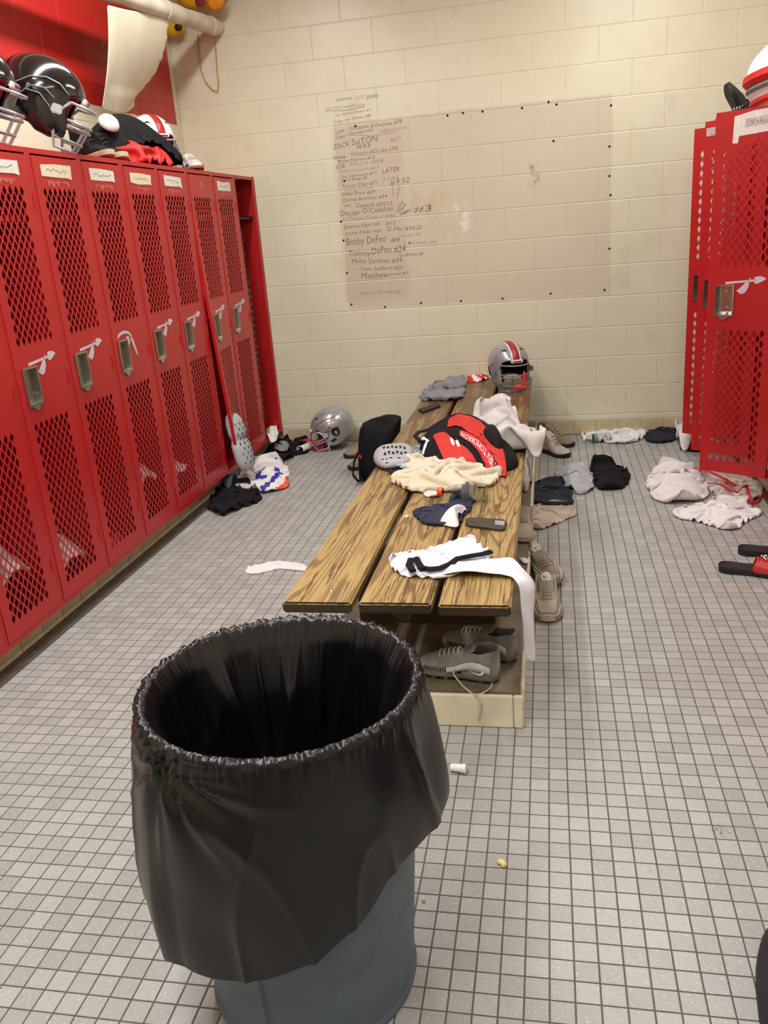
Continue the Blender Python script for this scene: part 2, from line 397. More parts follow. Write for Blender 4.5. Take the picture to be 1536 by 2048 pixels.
# back wall of painted concrete block: mortar slab, every block its own piece
wall_back = struct(MB().box((XL-.1, YB+.0019, 0), (XR+.1, YB+.12, CEIL)).build('wall_back', MORTAR, smooth=False), 'cream painted concrete block wall covered in marker writing', 'wall')
WX0, WZ0, BW, BH = -1.7051, .1393, .4064, .2032
def block_mesh(name, l, h, mat, axis='y'):
    g = .0010; d = .012; b = .0045
    m = MB()
    o = [(g, g), (l-g, g), (l-g, h-g), (g, h-g)]; i = [(g+b, g+b), (l-g-b, g+b), (l-g-b, h-g-b), (g+b, h-g-b)]
    if axis == 'y': f = lambda p, t: (p[0], t, p[1])
    else: f = lambda p, t: (-t, p[0], p[1])
    m.add([f(p, d) for p in o]+[f(p, .0017) for p in o]+[f(p, 0) for p in i],
          [(8, 9, 10, 11)]+[(k, (k+1) % 4, 4+(k+1) % 4, 4+k) for k in range(4)]+[(4+k, 4+(k+1) % 4, 8+(k+1) % 4, 8+k) for k in range(4)])
    return m.mesh(name, mat, False)
bcache = {}
def block(parent, l, h, loc, mat, axis):
    key = (round(l, 3), round(h, 3), mat.name, axis)
    if key not in bcache: bcache[key] = block_mesh('concrete_block', l, h, mat, axis)
    return link('concrete_block', bcache[key], parent, loc)
n = 0; z = WZ0
while z < CEIL-.01:
    h = min(BH, CEIL-z); off = 0 if n % 2 == 1 else .5
    k = -4
    while True:
        xa = WX0+(k+off)*BW; xb = xa+BW; k += 1
        if xa > XR: break
        xa, xb = max(xa, XL), min(xb, XR)
        if xb-xa > .03: block(wall_back, xb-xa, h, (xa, YB, z), T_WALL, 'y')
    z += BH; n += 1
block(wall_back, XR-XL, .036, (XL, YB, .1025), T_WALL, 'y')
# glazed base tiles along the foot of the back wall
bt = MB().box((.0012, -.006, .001), (.1524-.0012, .012, .1015), .002).mesh('base_tile', BASET)
k = 0
while XL+k*.1524 < XR-.15:
    if not (XL+k*.1524 < -2.1 or XL+k*.1524 > 1.08): link('base_tile', bt, wall_back, (XL+k*.1524+.06, YB, 0))
    k += 1
# left wall: blocks with a red painted band over the lockers
wall_left = struct(MB().box((XL-.12, YF, 0), (XL-.0022, YB+.1, CEIL)).build('wall_left', T_WALLR, smooth=False), 'block wall painted red above the lockers', 'wall')
z = 1.358; n = 0
while z < CEIL-.01:
    h = min(BH, CEIL-z); off = 0 if n % 2 else .5; k = 0
    while True:
        yb = YB-.01-(k-off)*BW; ya = yb-BW; k += 1
        if yb < 2.6: break
        yb = min(yb, YB-.004)
        if yb-ya > .03: block(wall_left, yb-ya, h, (XL, ya, z), T_WALLR, 'x')
    z += BH; n += 1
# anchor holes left by the board
hm = MB().lathe([(.0, -.002), (.006, -.002), (.0075, 0), (.005, .003), (0, .004)], 10).xf(Matrix.Rotation(PI/2, 4, 'X')).mesh('anchor_hole', HOLE)
for (u, v) in [(711, 252), (703, 609), (770, 614), (842, 606), (922, 602), (1005, 597), (1101, 587), (1209, 580), (1219, 497), (1221, 390), (1219, 352), (1219, 293), (1222, 211),
               (1113, 209), (1044, 216), (895, 231), (965, 223), (926, 226), (689, 362), (682, 443), (687, 481), (694, 546), (1107, 282), (1097, 204)]:
    p = ony(u, v, YB); link('anchor_hole', hm, wall_back, (p.x, YB-.0005, p.z))
# marker writing: (text, left px, baseline px at left, right px, letter height px, slope px, faint)
WR = [
 ('UNDEFEATED', 671, 203, 703, 5, -4, 0), ('13-0', 711, 199, 727, 8, -2, 1), ('2000th', 732, 199, 757, 8, -4, 0),
 ('WE PRIDE CHAMP NOW', 650, 221, 730, 6, -9, 1), ('Capt. Anthony Weaver #11', 669, 233, 742, 4, -12, 0), ('Capt. Ian Dwan #8', 667, 246, 741, 6, -12, 0),
 ('Chripnax # Delinde #78', 699, 261, 804, 8, -15, 0), ('CAP', 671, 268, 687, 6, -3, 0), ('Capt', 671, 279, 690, 7, -4, 0), ('Santiago #21', 700, 269, 746, 5, -7, 0), ('Loghan (name)', 761, 265, 812, 7, -8, 1),
 ('ZACK', 667, 299, 699, 11, -6, 0), ('SalTON', 704, 291, 754, 13, -8, 0), ('#33', 714, 297, 740, 8, -3, 0), ('#77', 781, 284, 802, 9, -2, 1),
 ('Vinny', 666, 320, 691, 9, -3, 0), ('Vaccaro #22 aka LML', 701, 312, 797, 8, -13, 0), ('Bryan Fabrizio #12', 677, 326, 750, 7, -9, 0), ('JOE', 671, 338, 690, 9, -2, 0), ('Maria #56', 702, 332, 767, 7, -9, 1),
 ('Mark Gosselin #53', 679, 346, 757, 6, -9, 1), ('Zak Diamond #11', 682, 357, 752, 6, -9, 0), ('Jared Dopp #5', 683, 364, 734, 6, -7, 0), ('Tyson Day #71', 684, 377, 755, 8, -8, 0), ('Tommy Dwan #17', 688, 384, 745, 4, -6, 1),
 ('Mike Ford #19', 686, 392, 750, 7, -6, 0), ('Daniel Brennan #34', 687, 404, 774, 7, -9, 0), ('ANY', 690, 414, 702, 5, -1, 0), ('Castaldi #50/55', 712, 415, 785, 8, -5, 0),
 ('Declan O\'Callahan', 681, 432, 787, 11, -11, 0), ('#3', 828, 426, 862, 14, -4, 0), ('J. Mixon Fortier #44', 686, 441, 790, 7, -7, 1),
 ('Danny Herrick', 689, 458, 760, 8, -8, 0), ('#12', 772, 450, 791, 7, -1, 0), ('Jimmy Fabbri #20', 691, 470, 763, 6, -6, 0), ('D-Mac #34/25', 776, 463, 843, 9, -5, 0), ('Lacerda', 803, 474, 842, 6, -4, 1),
 ('Bobby DeFeo', 693, 490, 772, 15, -6, 0), ('#4', 782, 484, 799, 11, -1, 0), ('L. Kennedy #42', 807, 487, 874, 6, 0, 1),
 ('Tommy', 697, 513, 741, 12, -2, 0), ('DeFeo #24', 744, 508, 811, 14, -5, 0), ('Ian Brown #8', 799, 514, 846, 6, -5, 0), ('Myles Sanchez #34', 704, 527, 804, 10, -2, 0),
 ('Cam Sanford #20', 723, 541, 805, 7, -3, 0), ('Matthew', 724, 557, 776, 12, -2, 0), ('Dwan #11', 779, 552, 820, 6, -5, 0), ('Leonard Sanchez #27', 720, 588, 803, 6, -3, 1),
 ('LATER', 766, 347, 799, 10, -5, 0), ('I Like', 768, 361, 797, 8, -3, 1), ('# F 5Z', 781, 370, 820, 10, -7, 0),
]
for (t, u0, v0, u1, hp, dv, faint) in WR:
    vs, fs, w = text_mb(t, .08, -.014)
    a = ony(u0, v0, YB); b = ony(u1, v0+dv, YB); up = ony(u0, v0-hp, YB)
    ex = (b-a)/w; ez = Vector((0, 0, (up-a).z/.72))
    wj = Wn(hash(len(t)*13+u0) % 1000, 4)
    q = []
    for p in vs:
        dz = .05*float(wj(p.x*2.2)); q.append(a+ex*p.x+ez*(p.y+dz)+Vector((0, -.0012, 0)))
    MB().add(q, fs).build('handwriting', INKL if faint else INK, wall_back, smooth=False)
def stroke(pts, r, mat, name='handwriting'):
    MB().tube([ony(u, v, YB-.0006) for u, v in pts], r, 4, flat=.3).build(name, mat, wall_back)
stroke([(649, 222), (690, 221), (730, 213)], .003, INKL)
stroke([(690, 269), (745, 272), (790, 264)], .002, INKL)
stroke([(792, 426), (800, 408), (806, 402), (797, 424), (812, 406), (800, 430), (818, 418), (806, 428), (824, 420)], .0028, INK)
stroke([(785, 372), (787, 392)], .003, INKL); stroke([(798, 371), (795, 395)], .004, INKL); stroke([(741, 383), (742, 393)], .0022, INKL)

# tiled base under the left locker bank
trim_1 = struct(MB().box((XL, .2, 0), (-2.079, YB-.008, .098)).build('trim_1', MORTAR, smooth=False), 'tiled base under the left lockers', 'base')
bt2 = MB().box((-.006, .0012, .001), (.006, .1524-.0012, .0965), .002).mesh('base_tile', BASET)
k = 0
while .2+k*.1524 < YB-.16: link('base_tile', bt2, trim_1, (-2.0725, .2+k*.1524, .001)); k += 1

# ================================================================== LOCKERS
LW = .388
DW0, DW1, DZ0, DZ1 = .02, .368, .122, 1.872                       # door extent inside the unit
CP, RP, HW, HH = .0375, .05, .0125, .0205                         # perforation pitch and half sizes
def perf_region(mb, f, u0, u1, z0, z1, uc0, ncol, zc0, nrow):
    """sheet [u0,u1]x[z0,z1] with a staggered field of diamond holes; f maps (u, z) to 3D"""
    def V(u, z): return f(u, z)
    hx, hz = CP/2, RP/2
    def ring(c):
        cu, cz = c
        mb.add([V(cu-hx, cz), V(cu, cz-hz), V(cu+hx, cz), V(cu, cz+hz), V(cu-HW, cz), V(cu, cz-HH), V(cu+HW, cz), V(cu, cz+HH)],
               [(0, 1, 5, 4), (1, 2, 6, 5), (2, 3, 7, 6), (3, 0, 4, 7)])
    for j in range(nrow):
        for i in range(ncol): ring((uc0+i*CP, zc0+j*RP))
    for j in range(nrow-1):
        for i in range(ncol-1): ring((uc0+(i+.5)*CP, zc0+(j+.5)*RP))
    ul, ur = uc0-hx, uc0+(ncol-1)*CP+hx; zb, zt = zc0-hz, zc0+(nrow-1)*RP+hz
    for j in range(nrow-1):                                       # notches at the sides, then top and bottom
        zc = zc0+j*RP
        mb.add([V(ul, zc), V(ul+hx, zc+hz), V(ul, zc+RP)], [(0, 1, 2)]); mb.add([V(ur, zc), V(ur, zc+RP), V(ur-hx, zc+hz)], [(0, 1, 2)])
    for i in range(ncol-1):
        uc = uc0+i*CP
        mb.add([V(uc, zb), V(uc+CP, zb), V(uc+hx, zb+hz)], [(0, 1, 2)]); mb.add([V(uc, zt), V(uc+hx, zt-hz), V(uc+CP, zt)], [(0, 1, 2)])
    for (cu, cz) in ((ul, zb), (ur, zb), (ur, zt), (ul, zt)):
        iu = cu+hx if cu == ul else cu-hx; iz = cz+hz if cz == zb else cz-hz
        mb.add([V(cu, cz), V(iu, cz), V(cu, iz)], [(0, 1, 2)])
    us = [u0, ul, ur, u1]; zs = [z0, zb, zt, z1]                  # margins, split finely so a bent door stays smooth
    for a in range(3):
        for b in range(3):
            if a == 1 and b == 1: continue
            nb = 8 if b == 1 else 1
            for t in range(nb):
                q0 = zs[b]+(zs[b+1]-zs[b])*t/nb; q1 = zs[b]+(zs[b+1]-zs[b])*(t+1)/nb
                mb.add([V(us[a], q0), V(us[a+1], q0), V(us[a+1], q1), V(us[a], q1)], [(0, 1, 2, 3)])
def door_meshes(bend=0.):
    """door in hinge coordinates: hinge axis at the origin, sheet reaching to -y"""
    def B(u, z, x=0.):
        s = (DW1-u)/(DW1-DW0); return (x+bend*s*max(0, (1.62-z)/1.5)**1.25, u-DW1, z)
    mb = MB(); f = lambda u, z: B(u, z)
    uc = (DW0+DW1)/2-.006
    perf_region(mb, f, DW0, DW1, 1.12, DZ1, uc-3*CP, 7, 1.185, 12)
    perf_region(mb, f, DW0, DW1, DZ0, .915, uc-3*CP, 7, .20, 14)
    hy0, hy1, hz0, hz1 = .062, .148, .94, 1.078                   # cup opening
    us = [DW0, hy0, hy1, DW1]; zs = [.915, hz0, hz1, 1.12]
    for a in range(3):
        for b in range(3):
            if a == 1 and b == 1: continue
            mb.add([f(us[a], zs[b]), f(us[a+1], zs[b]), f(us[a+1], zs[b+1]), f(us[a], zs[b+1])], [(0, 1, 2, 3)])
    N = 16                                                        # folded return edges
    for (ua, ub) in ((DW0, DW0), (DW1, DW1)):
        for t in range(N):
            q0 = DZ0+(DZ1-DZ0)*t/N; q1 = DZ0+(DZ1-DZ0)*(t+1)/N
            mb.add([B(ua, q0), B(ua, q1), B(ua, q1, -.018), B(ua, q0, -.018)], [(0, 1, 2, 3)])
    for zq in (DZ0, DZ1): mb.add([B(DW0, zq), B(DW1, zq), B(DW1, zq, -.018), B(DW0, zq, -.018)], [(0, 1, 2, 3)])
    bm = bmesh.new(); me = mb.mesh('door', RED, False)
    bm.from_mesh(me); bmesh.ops.remove_doubles(bm, verts=bm.verts[:], dist=.0004); bm.to_mesh(me); bm.free()
    return me, B, (hy0, hy1, hz0, hz1)
def cup_mesh(B, h):
    hy0, hy1, hz0, hz1 = h; mb = MB(); d = -.03
    def Q(u, z, x): return B(u, z, x)
    r = .007
    o = [(hy0-r, hz0-r), (hy1+r, hz0-r), (hy1+r, hz1+r), (hy0-r, hz1+r)]; i = [(hy0, hz0), (hy1, hz0), (hy1, hz1), (hy0, hz1)]
    g = [(hy0+.006, hz0+.012), (hy1-.006, hz0+.012), (hy1-.006, hz1-.006), (hy0+.006, hz1-.006)]
    L = [[Q(u, z, .0006) for u, z in o], [Q(u, z, .006) for u, z in o], [Q(u, z, .007) for u, z in i], [Q(u, z, d) for u, z in g]]
    for a in range(3):
        mb.add(L[a]+L[a+1], [(k, (k+1) % 4, 4+(k+1) % 4, 4+k) for k in range(4)])
    mb.add(L[3], [(0, 1, 2, 3)])
    m = (hy0+hy1)/2
    mb.poly([Q(m-.03, hz0-r, .001), Q(m+.03, hz0-r, .001), Q(m+.008, hz0-r-.018, .001), Q(m-.008, hz0-r-.018, .001)], (.006, 0, 0))
    mb.tube([Q(m, hz0+.03, d), Q(m, hz0+.03, d+.012)], .006, 8)
    mb.tube([Q(m-.012, hz1-.03, d), Q(m-.012, hz1-.03, d+.01)], .009, 8)
    return mb.mesh('handle', STEEL, True)
def arrow_mesh(B, curled=False):
    mb = MB(); o = .0012
    def P(pts): mb.poly([B(u, z, o) for u, z in pts], (.0006, 0, 0))
    if curled:
        arc = [(.112+.075*math.cos(a)*1.0+.02, 1.085+.04*math.sin(a)) for a in np.linspace(2.6, .2, 10)]
        for a, b in zip(arc[:-1], arc[1:]):
            mb.poly([B(a[0], a[1], o), B(b[0], b[1], o), B(b[0]-.002, b[1]-.014, o), B(a[0]-.002, a[1]-.014, o)], (.0006, 0, 0))
        P([(.19, 1.09), (.212, 1.08), (.235, 1.02), (.238, .985), (.222, 1.005), (.198, 1.06)])
        P([(.15, 1.095), (.175, 1.095), (.182, 1.07), (.168, 1.052), (.152, 1.062)])
    else:
        P([(.108, 1.088), (.108, 1.099), (.25, 1.109), (.25, 1.099)])
        P([(.247, 1.118), (.265, 1.124), (.285, 1.122), (.307, 1.111), (.285, 1.098), (.262, 1.088), (.247, 1.093), (.252, 1.105)])
        P([(.215, 1.102), (.226, 1.104), (.222, 1.07), (.205, 1.045), (.186, 1.04), (.165, 1.056), (.19, 1.078)])
        P([(.226, 1.104), (.236, 1.105), (.226, 1.12)])
    return mb.mesh('painted_spear', ARROW, False)
DOOR, DB, DH = door_meshes(); CUP = cup_mesh(DB, DH); ARW = arrow_mesh(DB); ARWC = arrow_mesh(DB, True)
DOORX, DBX, _ = door_meshes(.085); CUPX = cup_mesh(DBX, DH); ARWX = arrow_mesh(DBX)
LD, LZ0, LZ1 = .455, .10, 1.90
g = .0008
side_me = MB().box((-LD, g, LZ0), (-.012, .0025, LZ1-.004)).mesh('side_panel', RED, False)
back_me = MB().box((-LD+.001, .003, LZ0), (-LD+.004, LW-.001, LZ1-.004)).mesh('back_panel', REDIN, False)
top_me = MB().box((-LD, g, LZ1-.003), (-.001, LW-g, LZ1)).mesh('top_panel', RED, False)
bot_me = MB().box((-LD, .003, LZ0), (-.001, LW-.001, LZ0+.003)).mesh('bottom_panel', RED, False)
shelf_me = MB().box((-LD+.005, .004, 1.640), (-.03, LW-.002, 1.644)).box((-.032, .004, 1.628), (-.03, LW-.002, 1.644)).mesh('shelf', RED, False)
fr = MB()
fr.box((-.012, g, LZ0), (0, .018, LZ1-.0035)).box((-.012, LW-.018, LZ0), (0, LW-g, LZ1-.0035))
fr.box((-.012, .018, DZ1+.008), (0, LW-.018, LZ1-.0035)).box((-.012, .018, LZ0), (0, LW-.018, DZ0-.003))
fr.box((-.014, .0185, 1.0), (-.012, .03, 1.1))
frame_me = fr.mesh('door_frame', RED, False)
pm = MB()
perf_region(pm, lambda u, z: (-u, 0, z), .012, LD, LZ0+.003, LZ1-.004, .12, 8, .20, 28)
pside_me = pm.mesh('perforated_side_panel', RED, False)
KN = MB().tube([(.0015, 0.004, -.03), (.0015, 0.004, .03)], .004, 8).mesh('hinge', RED)
def scribble_mb(u0, u1, z0, z1, seed, B, x=.0022):
    r = random.Random(seed); mb = MB(); n = 16; pts = []
    for i in range(n):
        t = i/(n-1); pts.append((u0+(u1-u0)*t, z0+(z1-z0)*(.25+.5*r.random())))
    for a, b in zip(pts[:-1], pts[1:]):
        mb.poly([B(a[0], a[1], x), B(b[0], b[1], x), B(b[0], b[1]+.0032, x), B(a[0], a[1]+.0032, x)])
    return mb
SCUFF = M('scuffed_paint', (196, 96, 78), .6, var=.3, scale=90)
def tape_part(door, B, seed, mat, u0=.075, u1=.30, z0=1.795, z1=1.846):
    r = random.Random(seed); j = lambda s=.006: r.uniform(-s, s)
    pts = [(u0+j(), z0+j()), (u0+.08, z0+j(.003)), (u1-.03, z0+j(.004)), (u1+j(), z0-.008*r.random()), (u1+j(), z1+j()), (u0+.1, z1+j(.003)), (u0+j(), z1+j())]
    MB().poly([B(u, z, .001) for u, z in pts], (.0008, 0, 0)).build('name_tape', mat, door, smooth=False)
    top_, bot_ = [], []
    for q in range(15):
        u = u0+.03+(u1-u0-.06)*q/14; top_.append((u, z0-.012-r.random()*.006)); bot_.append((u, z0-.016-r.random()*.026))
    MB().poly([B(u, z, .0009) for u, z in top_+bot_[::-1]], (.0003, 0, 0)).build('paint_scuff', SCUFF, door, smooth=False)
    scribble_mb(u0+.03, u1-.03, z0+.008, z1-.008, seed, B).build('tape_writing', INKL, door, smooth=False)
SHADEIN = M('locker_inside_painted_shade', (58, 8, 10), .6, var=.2)  # shade inside the doorless locker, put into a darker copy of the red
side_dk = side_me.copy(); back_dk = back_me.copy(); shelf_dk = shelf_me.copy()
for m_ in (side_dk, back_dk, shelf_dk): m_.materials[0] = SHADEIN
def make_locker(label, loc, rotz, opened=0., warped=False, tape=None, arrow=True, door=True, curled=False, perf=False, group=None):
    t = thing('locker', label, 'locker', loc, (0, 0, rotz), group)
    link('side_panel', side_me if door else side_dk, t)
    if perf: link('side_panel', pside_me, t, (0, LW-.0022, 0))
    else: link('side_panel', side_me, t, (0, LW-.0033, 0))
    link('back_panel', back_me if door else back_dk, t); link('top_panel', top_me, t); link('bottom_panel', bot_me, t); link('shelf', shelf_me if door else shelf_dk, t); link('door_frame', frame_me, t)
    if not door: return t
    d = link('door', DOORX if warped else DOOR, t, (.003 if not opened else .012, DW1, 0), (0, 0, opened), mods=[('solid', .0012)])
    link('handle', CUPX if warped else CUP, d); 
    for zz in (.3, 1.0, 1.7): link('hinge', KN, d, (0, 0, zz))
    B = DBX if warped else DB
    if arrow: link('painted_spear', ARWX if warped else (ARWC if curled else ARW), d)
    if tape is not None: tape_part(d, B, tape[0], tape[1])
    if warped:
        cr = MB()
        for a in (0, PI/2): cr.box((-.018, -.006, 0), (.018, .006, .0012))if a == 0 else cr.box((-.006, -.018, 0), (.006, .018, .0012))
        cr.xf(Matrix.Translation(Vector(DBX(.2, 1.815, .001))) @ Matrix.Rotation(PI/2, 4, 'Y')); cr.build('cross_sticker', M('dull_sticker', (186, 170, 140), .6), d, smooth=False)
    return t
YL = [5.57-LW*k for k in range(0, 10)]                             # near edge of every left unit
lab = {
 0: 'red locker without a door at the wall corner, shelf and dark inside showing',
 1: 'red locker with white tape next to the doorless locker',
 2: 'red locker with a bent door pulled open at the bottom over grey pads',
 3: 'closed red locker with white tape beside the bent open door',
 4: 'red locker with yellowed cream name tape and straight spear by the handle',
 5: 'red locker whose painted spear curls down beside the handle',
 6: 'red locker with blank white tape left of the curled spear locker',
 7: 'red locker with torn white tape, second left of the curled spear locker',
 8: 'red locker third left of the curled spear locker, grey shape behind its lower mesh',
 9: 'red locker at the cut-off end of the left row'}
tp = {1: (3, TAPE), 3: (5, TAPE), 4: (8, TAPE2), 5: (13, TAPE), 6: (21, TAPE2), 7: (34, TAPE), 8: (55, TAPE), 9: (60, TAPE)}
for k, y in enumerate(YL):
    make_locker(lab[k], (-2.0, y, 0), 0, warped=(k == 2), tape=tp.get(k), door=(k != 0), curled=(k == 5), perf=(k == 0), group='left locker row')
# end cover strip closing the row to the wall
tag(MB().box((-2.012, 5.9595, .058), (-1.998, 5.976, 1.905), .002).build('locker_end_strip', RED), 'narrow red metal strip closing the locker row to the block wall', 'strip')
# right bank
XRF, RZ = 1.09, .022
hin = [3.19, 3.58, 3.97, 4.36, 4.748, 5.136, 5.524]
rl = {3.19: ('red locker by the red slides, its door slightly ajar', .42), 3.58: ('closed red locker of the right row between ajar and open doors', 0.), 3.97: ('closed red locker right beside the wide open labelled door', 0.),
      4.36: ('red locker with wide open mesh door carrying a white paper label', .97), 4.748: ('red locker with open door standing behind the labelled open door', .88), 5.136: ('red locker with open door closest to the block wall, white clothes below', .84), 5.524: ('closed red locker in the corner by the block wall, behind the open doors', 0.)}
for hy in hin:
    lb, ang = rl[hy]
    t = make_locker(lb, (XRF, hy+DW1, RZ), PI, opened=ang, arrow=True, tape=None, group='right locker row')
    if hy == 4.36:
        d = [c for c in t.children if c.name.startswith('door') and 'frame' not in c.name][0]
        pts = [(.105, 1.73), (.108, 1.845), (.2, 1.86), (.345, 1.862), (.35, 1.752), (.31, 1.762), (.305, 1.74), (.28, 1.765), (.135, 1.758), (.13, 1.728)]
        MB().poly([DB(u, z, .001) for u, z in pts], (.0008, 0, 0)).build('paper_label', TAPE, d, smooth=False)
        MB().poly([DB(u, z, .0022) for u, z in [(.16, 1.795), (.16, 1.83), (.31, 1.838), (.31, 1.80)]], (.0006, 0, 0)).build('label_window', M('thin_grey_label', (200, 196, 192), .5), d, smooth=False)
        vs, fs, w = text_mb('Vakos'); MB().add([DB(.18+p.x/w*.11, 1.803+p.y*.03, .0032) for p in vs], fs).build('label_writing', INKL, d, smooth=False)
    if hy == 4.748:
        d = [c for c in t.children if c.name.startswith('door') and 'frame' not in c.name][0]
        MB().poly([DB(u, z, .001) for u, z in [(.03, 1.80), (.03, 1.84), (.1, 1.842), (.1, 1.802)]], (.0008, 0, 0)).build('tape_scrap', M('grey_tape', (190, 170, 168), .6), d, smooth=False)
trim_2 = struct(MB().box((1.15, 3.2, 0), (XR-.001, YB-.008, .12), .003).build('trim_2', BASET), 'base under the right lockers', 'base')
# ================================================================== BENCH
BZ = .44
plinth = thing('bench_plinth', 'low concrete plinth with cream painted edges under the wooden bench', 'plinth', (-.44, 2.25, 0))
PX0, PX1, PY0, PH = -.79, -.087, 2.25, .113
def wp(mb, name, mat, parent, **kw): return wparent(mb.build(name, mat, None, **kw), parent)
wp(MB().box((PX0+.012, PY0+.014, -.001), (PX1-.012, YB-.009, PH-.008)), 'plinth_core', CURBTOP, plinth, smooth=False)
wp(MB().box((PX0+.012, PY0+.03, PH-.0079), (PX1-.012, YB-.009, PH-.004)), 'plinth_top', CURBTOP, plinth, smooth=False)
xx = PX1
for w_ in (.030, .295, .295, .082):                               # front face tiles
    wp(MB().box((xx-w_+.0008, PY0, .001), (xx-.0008, PY0+.0138, PH+rng.uniform(-.001, .001)), .003), 'face_tile', CURB, plinth); xx -= w_
yy = PY0+.015
while yy < YB-.3:
    l_ = rng.choice((.30, .42, .5)); l_ = min(l_, YB-.012-yy)
    hh = PH-(.03 if rng.random() < .18 else rng.uniform(0, .004))
    wp(MB().box((PX1-.0115, yy+.0008, .001), (PX1+rng.uniform(-.001, .001), yy+l_-.0008, hh), .002), 'edge_tile', CURB, plinth); yy += l_
bench = thing('bench', 'long worn wooden locker room bench of three brown planks', 'bench', (-.46, 2.3, PH-.004))
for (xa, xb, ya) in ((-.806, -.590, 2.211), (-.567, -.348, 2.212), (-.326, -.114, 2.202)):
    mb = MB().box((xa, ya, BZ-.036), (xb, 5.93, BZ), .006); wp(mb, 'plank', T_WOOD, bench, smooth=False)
for yb_ in (2.76, 3.72, 4.82, 5.78):                             # brown trestle boards carrying the planks
    wp(MB().box((-.70, yb_-.018, PH-.004), (-.20, yb_+.018, BZ-.062), .003), 'support_board', BROWN, bench)
    wp(MB().box((-.79, yb_-.03, BZ-.062), (-.125, yb_+.03, BZ-.0365), .003), 'cross_bearer', BROWN, bench)
for (a, b) in (((-.565, BZ-.037), (-.47, .26)), ((-.40, BZ-.037), (-.47, .26)), ((-.26, BZ-.037), (-.19, .30))):
    wp(MB().tube([(a[0], 2.34, a[1]), (b[0], 2.45, b[1]), (b[0], 2.74, b[1]-.02)], .004, 6), 'brace_rod', BRONZE, bench)
bolt = MB().lathe([(0, .0025), (.006, .002), (.008, 0)], 10).mesh('bolt', STEEL)
for (u, v) in ((700, 1105), (662, 1179)):
    p = onz(u, v, BZ); wparent(link('bolt', bolt, None, (p.x, p.y, BZ)), bench)

# ================================================================== TRASH CAN AND BAG
CX, CY, CH, CR, CB = -.506, 1.325, .69, .258, .212
can = thing('trash_can', 'round blue-grey plastic trash can under a black bag', 'trash can', (CX, CY, 0))
def can_r(z): return CB+(CR-CB)*(z/CH)
prof = [(.0, .012), (CB-.03, .012), (CB-.008, .0), (CB, .006), (can_r(.3), .3), (can_r(.6), .6), (can_r(.64)+.002, .64), (CR+.006, .645), (CR+.006, CH-.004), (CR+.002, CH), (CR-.004, CH-.004), (CR-.006, .6), (CB-.008, .03), (0, .02)]
MB().lathe(prof, 64).build('can_body', CANGREY, can)
for a in (-1.85, -1.85+PI):                                       # broad raised stiffening panel
    G = []
    for j_ in range(8):
        z_ = .02+.56*j_/7
        G.append([(rr_*math.cos(a+q_), rr_*math.sin(a+q_), z_) for q_, rr_ in ((-.17, can_r(z_)-.001), (-.15, can_r(z_)+.007), (.15, can_r(z_)+.007), (.17, can_r(z_)-.001))])
    MB().grid(G).build('rib', CANGREY, can)
hd = MB(); ha = -2.62
for t in (0,):
    P = []
    for i in range(13):
        q = ha-.22+.44*i/12; rr = can_r(.36)+.008+.045*math.sin(PI*i/12)**.6; P.append((rr*math.cos(q), rr*math.sin(q), .40-.03*math.sin(PI*i/12)))
    hd.tube(P, .014, 8)
hd.build('carry_handle', CANGREY, can)
foot = MB(); 
for i in range(1): foot.lathe([(CB-.01, 0), (CB+.004, 0), (CB+.006, .01), (CB+.001, .022)], 64)
foot.build('foot_ring', CANGREY, can)
# bag: mouth folded over the rim, skirt hanging to a ragged hem, liner dropping inside
def ang_interp(tab, a):
    a = a % (2*PI); t = sorted((x % (2*PI), y) for x, y in tab); t = [(t[-1][0]-2*PI, t[-1][1])]+t+[(t[0][0]+2*PI, t[0][1])]
    for (x0, y0), (x1, y1) in zip(t[:-1], t[1:]):
        if x0 <= a <= x1:
            s_ = (a-x0)/(x1-x0); s_ = .6*s_+.4*s_*s_*(3-2*s_); return y0+(y1-y0)*s_
R_ = math.radians
hemz = [(R_(-150), .31), (R_(-132), .235), (R_(-110), .24), (R_(-90), .247), (R_(-70), .275), (R_(-50), .33), (R_(-30), .385), (R_(-10), .41), (R_(6), .432), (R_(22), .39), (R_(60), .38), (R_(120), .36), (R_(180), .33)]
flare = [(R_(-150), .052), (R_(-132), .062), (R_(-122), .042), (R_(-100), .024), (R_(-60), .016), (R_(-35), .018), (R_(-12), .036), (R_(6), .060), (R_(20), .04), (R_(40), .03), (R_(90), .02), (R_(150), .04), (R_(180), .07)]
w1, w2, w3, w4 = Wn(3, 7), Wn(5, 7), Wn(9, 7), Wn(15, 6)
NA = 420; rows = []
NS = 48
def ridge(v): return 1-min(1, abs(v)*1.6)                        # sharp crease where the wave crosses zero
rimn = [sum(math.sin(2*PI*i/NA*f+ph)*am for f, ph, am in [(random.Random(q).randint(23, 131), random.Random(q+9).uniform(0, 6.3), .0006+.0007*random.Random(q+5).random()) for q in range(9)]) for i in range(NA)]
rimj = [nrng.normal()*.0016 for i in range(NA)]
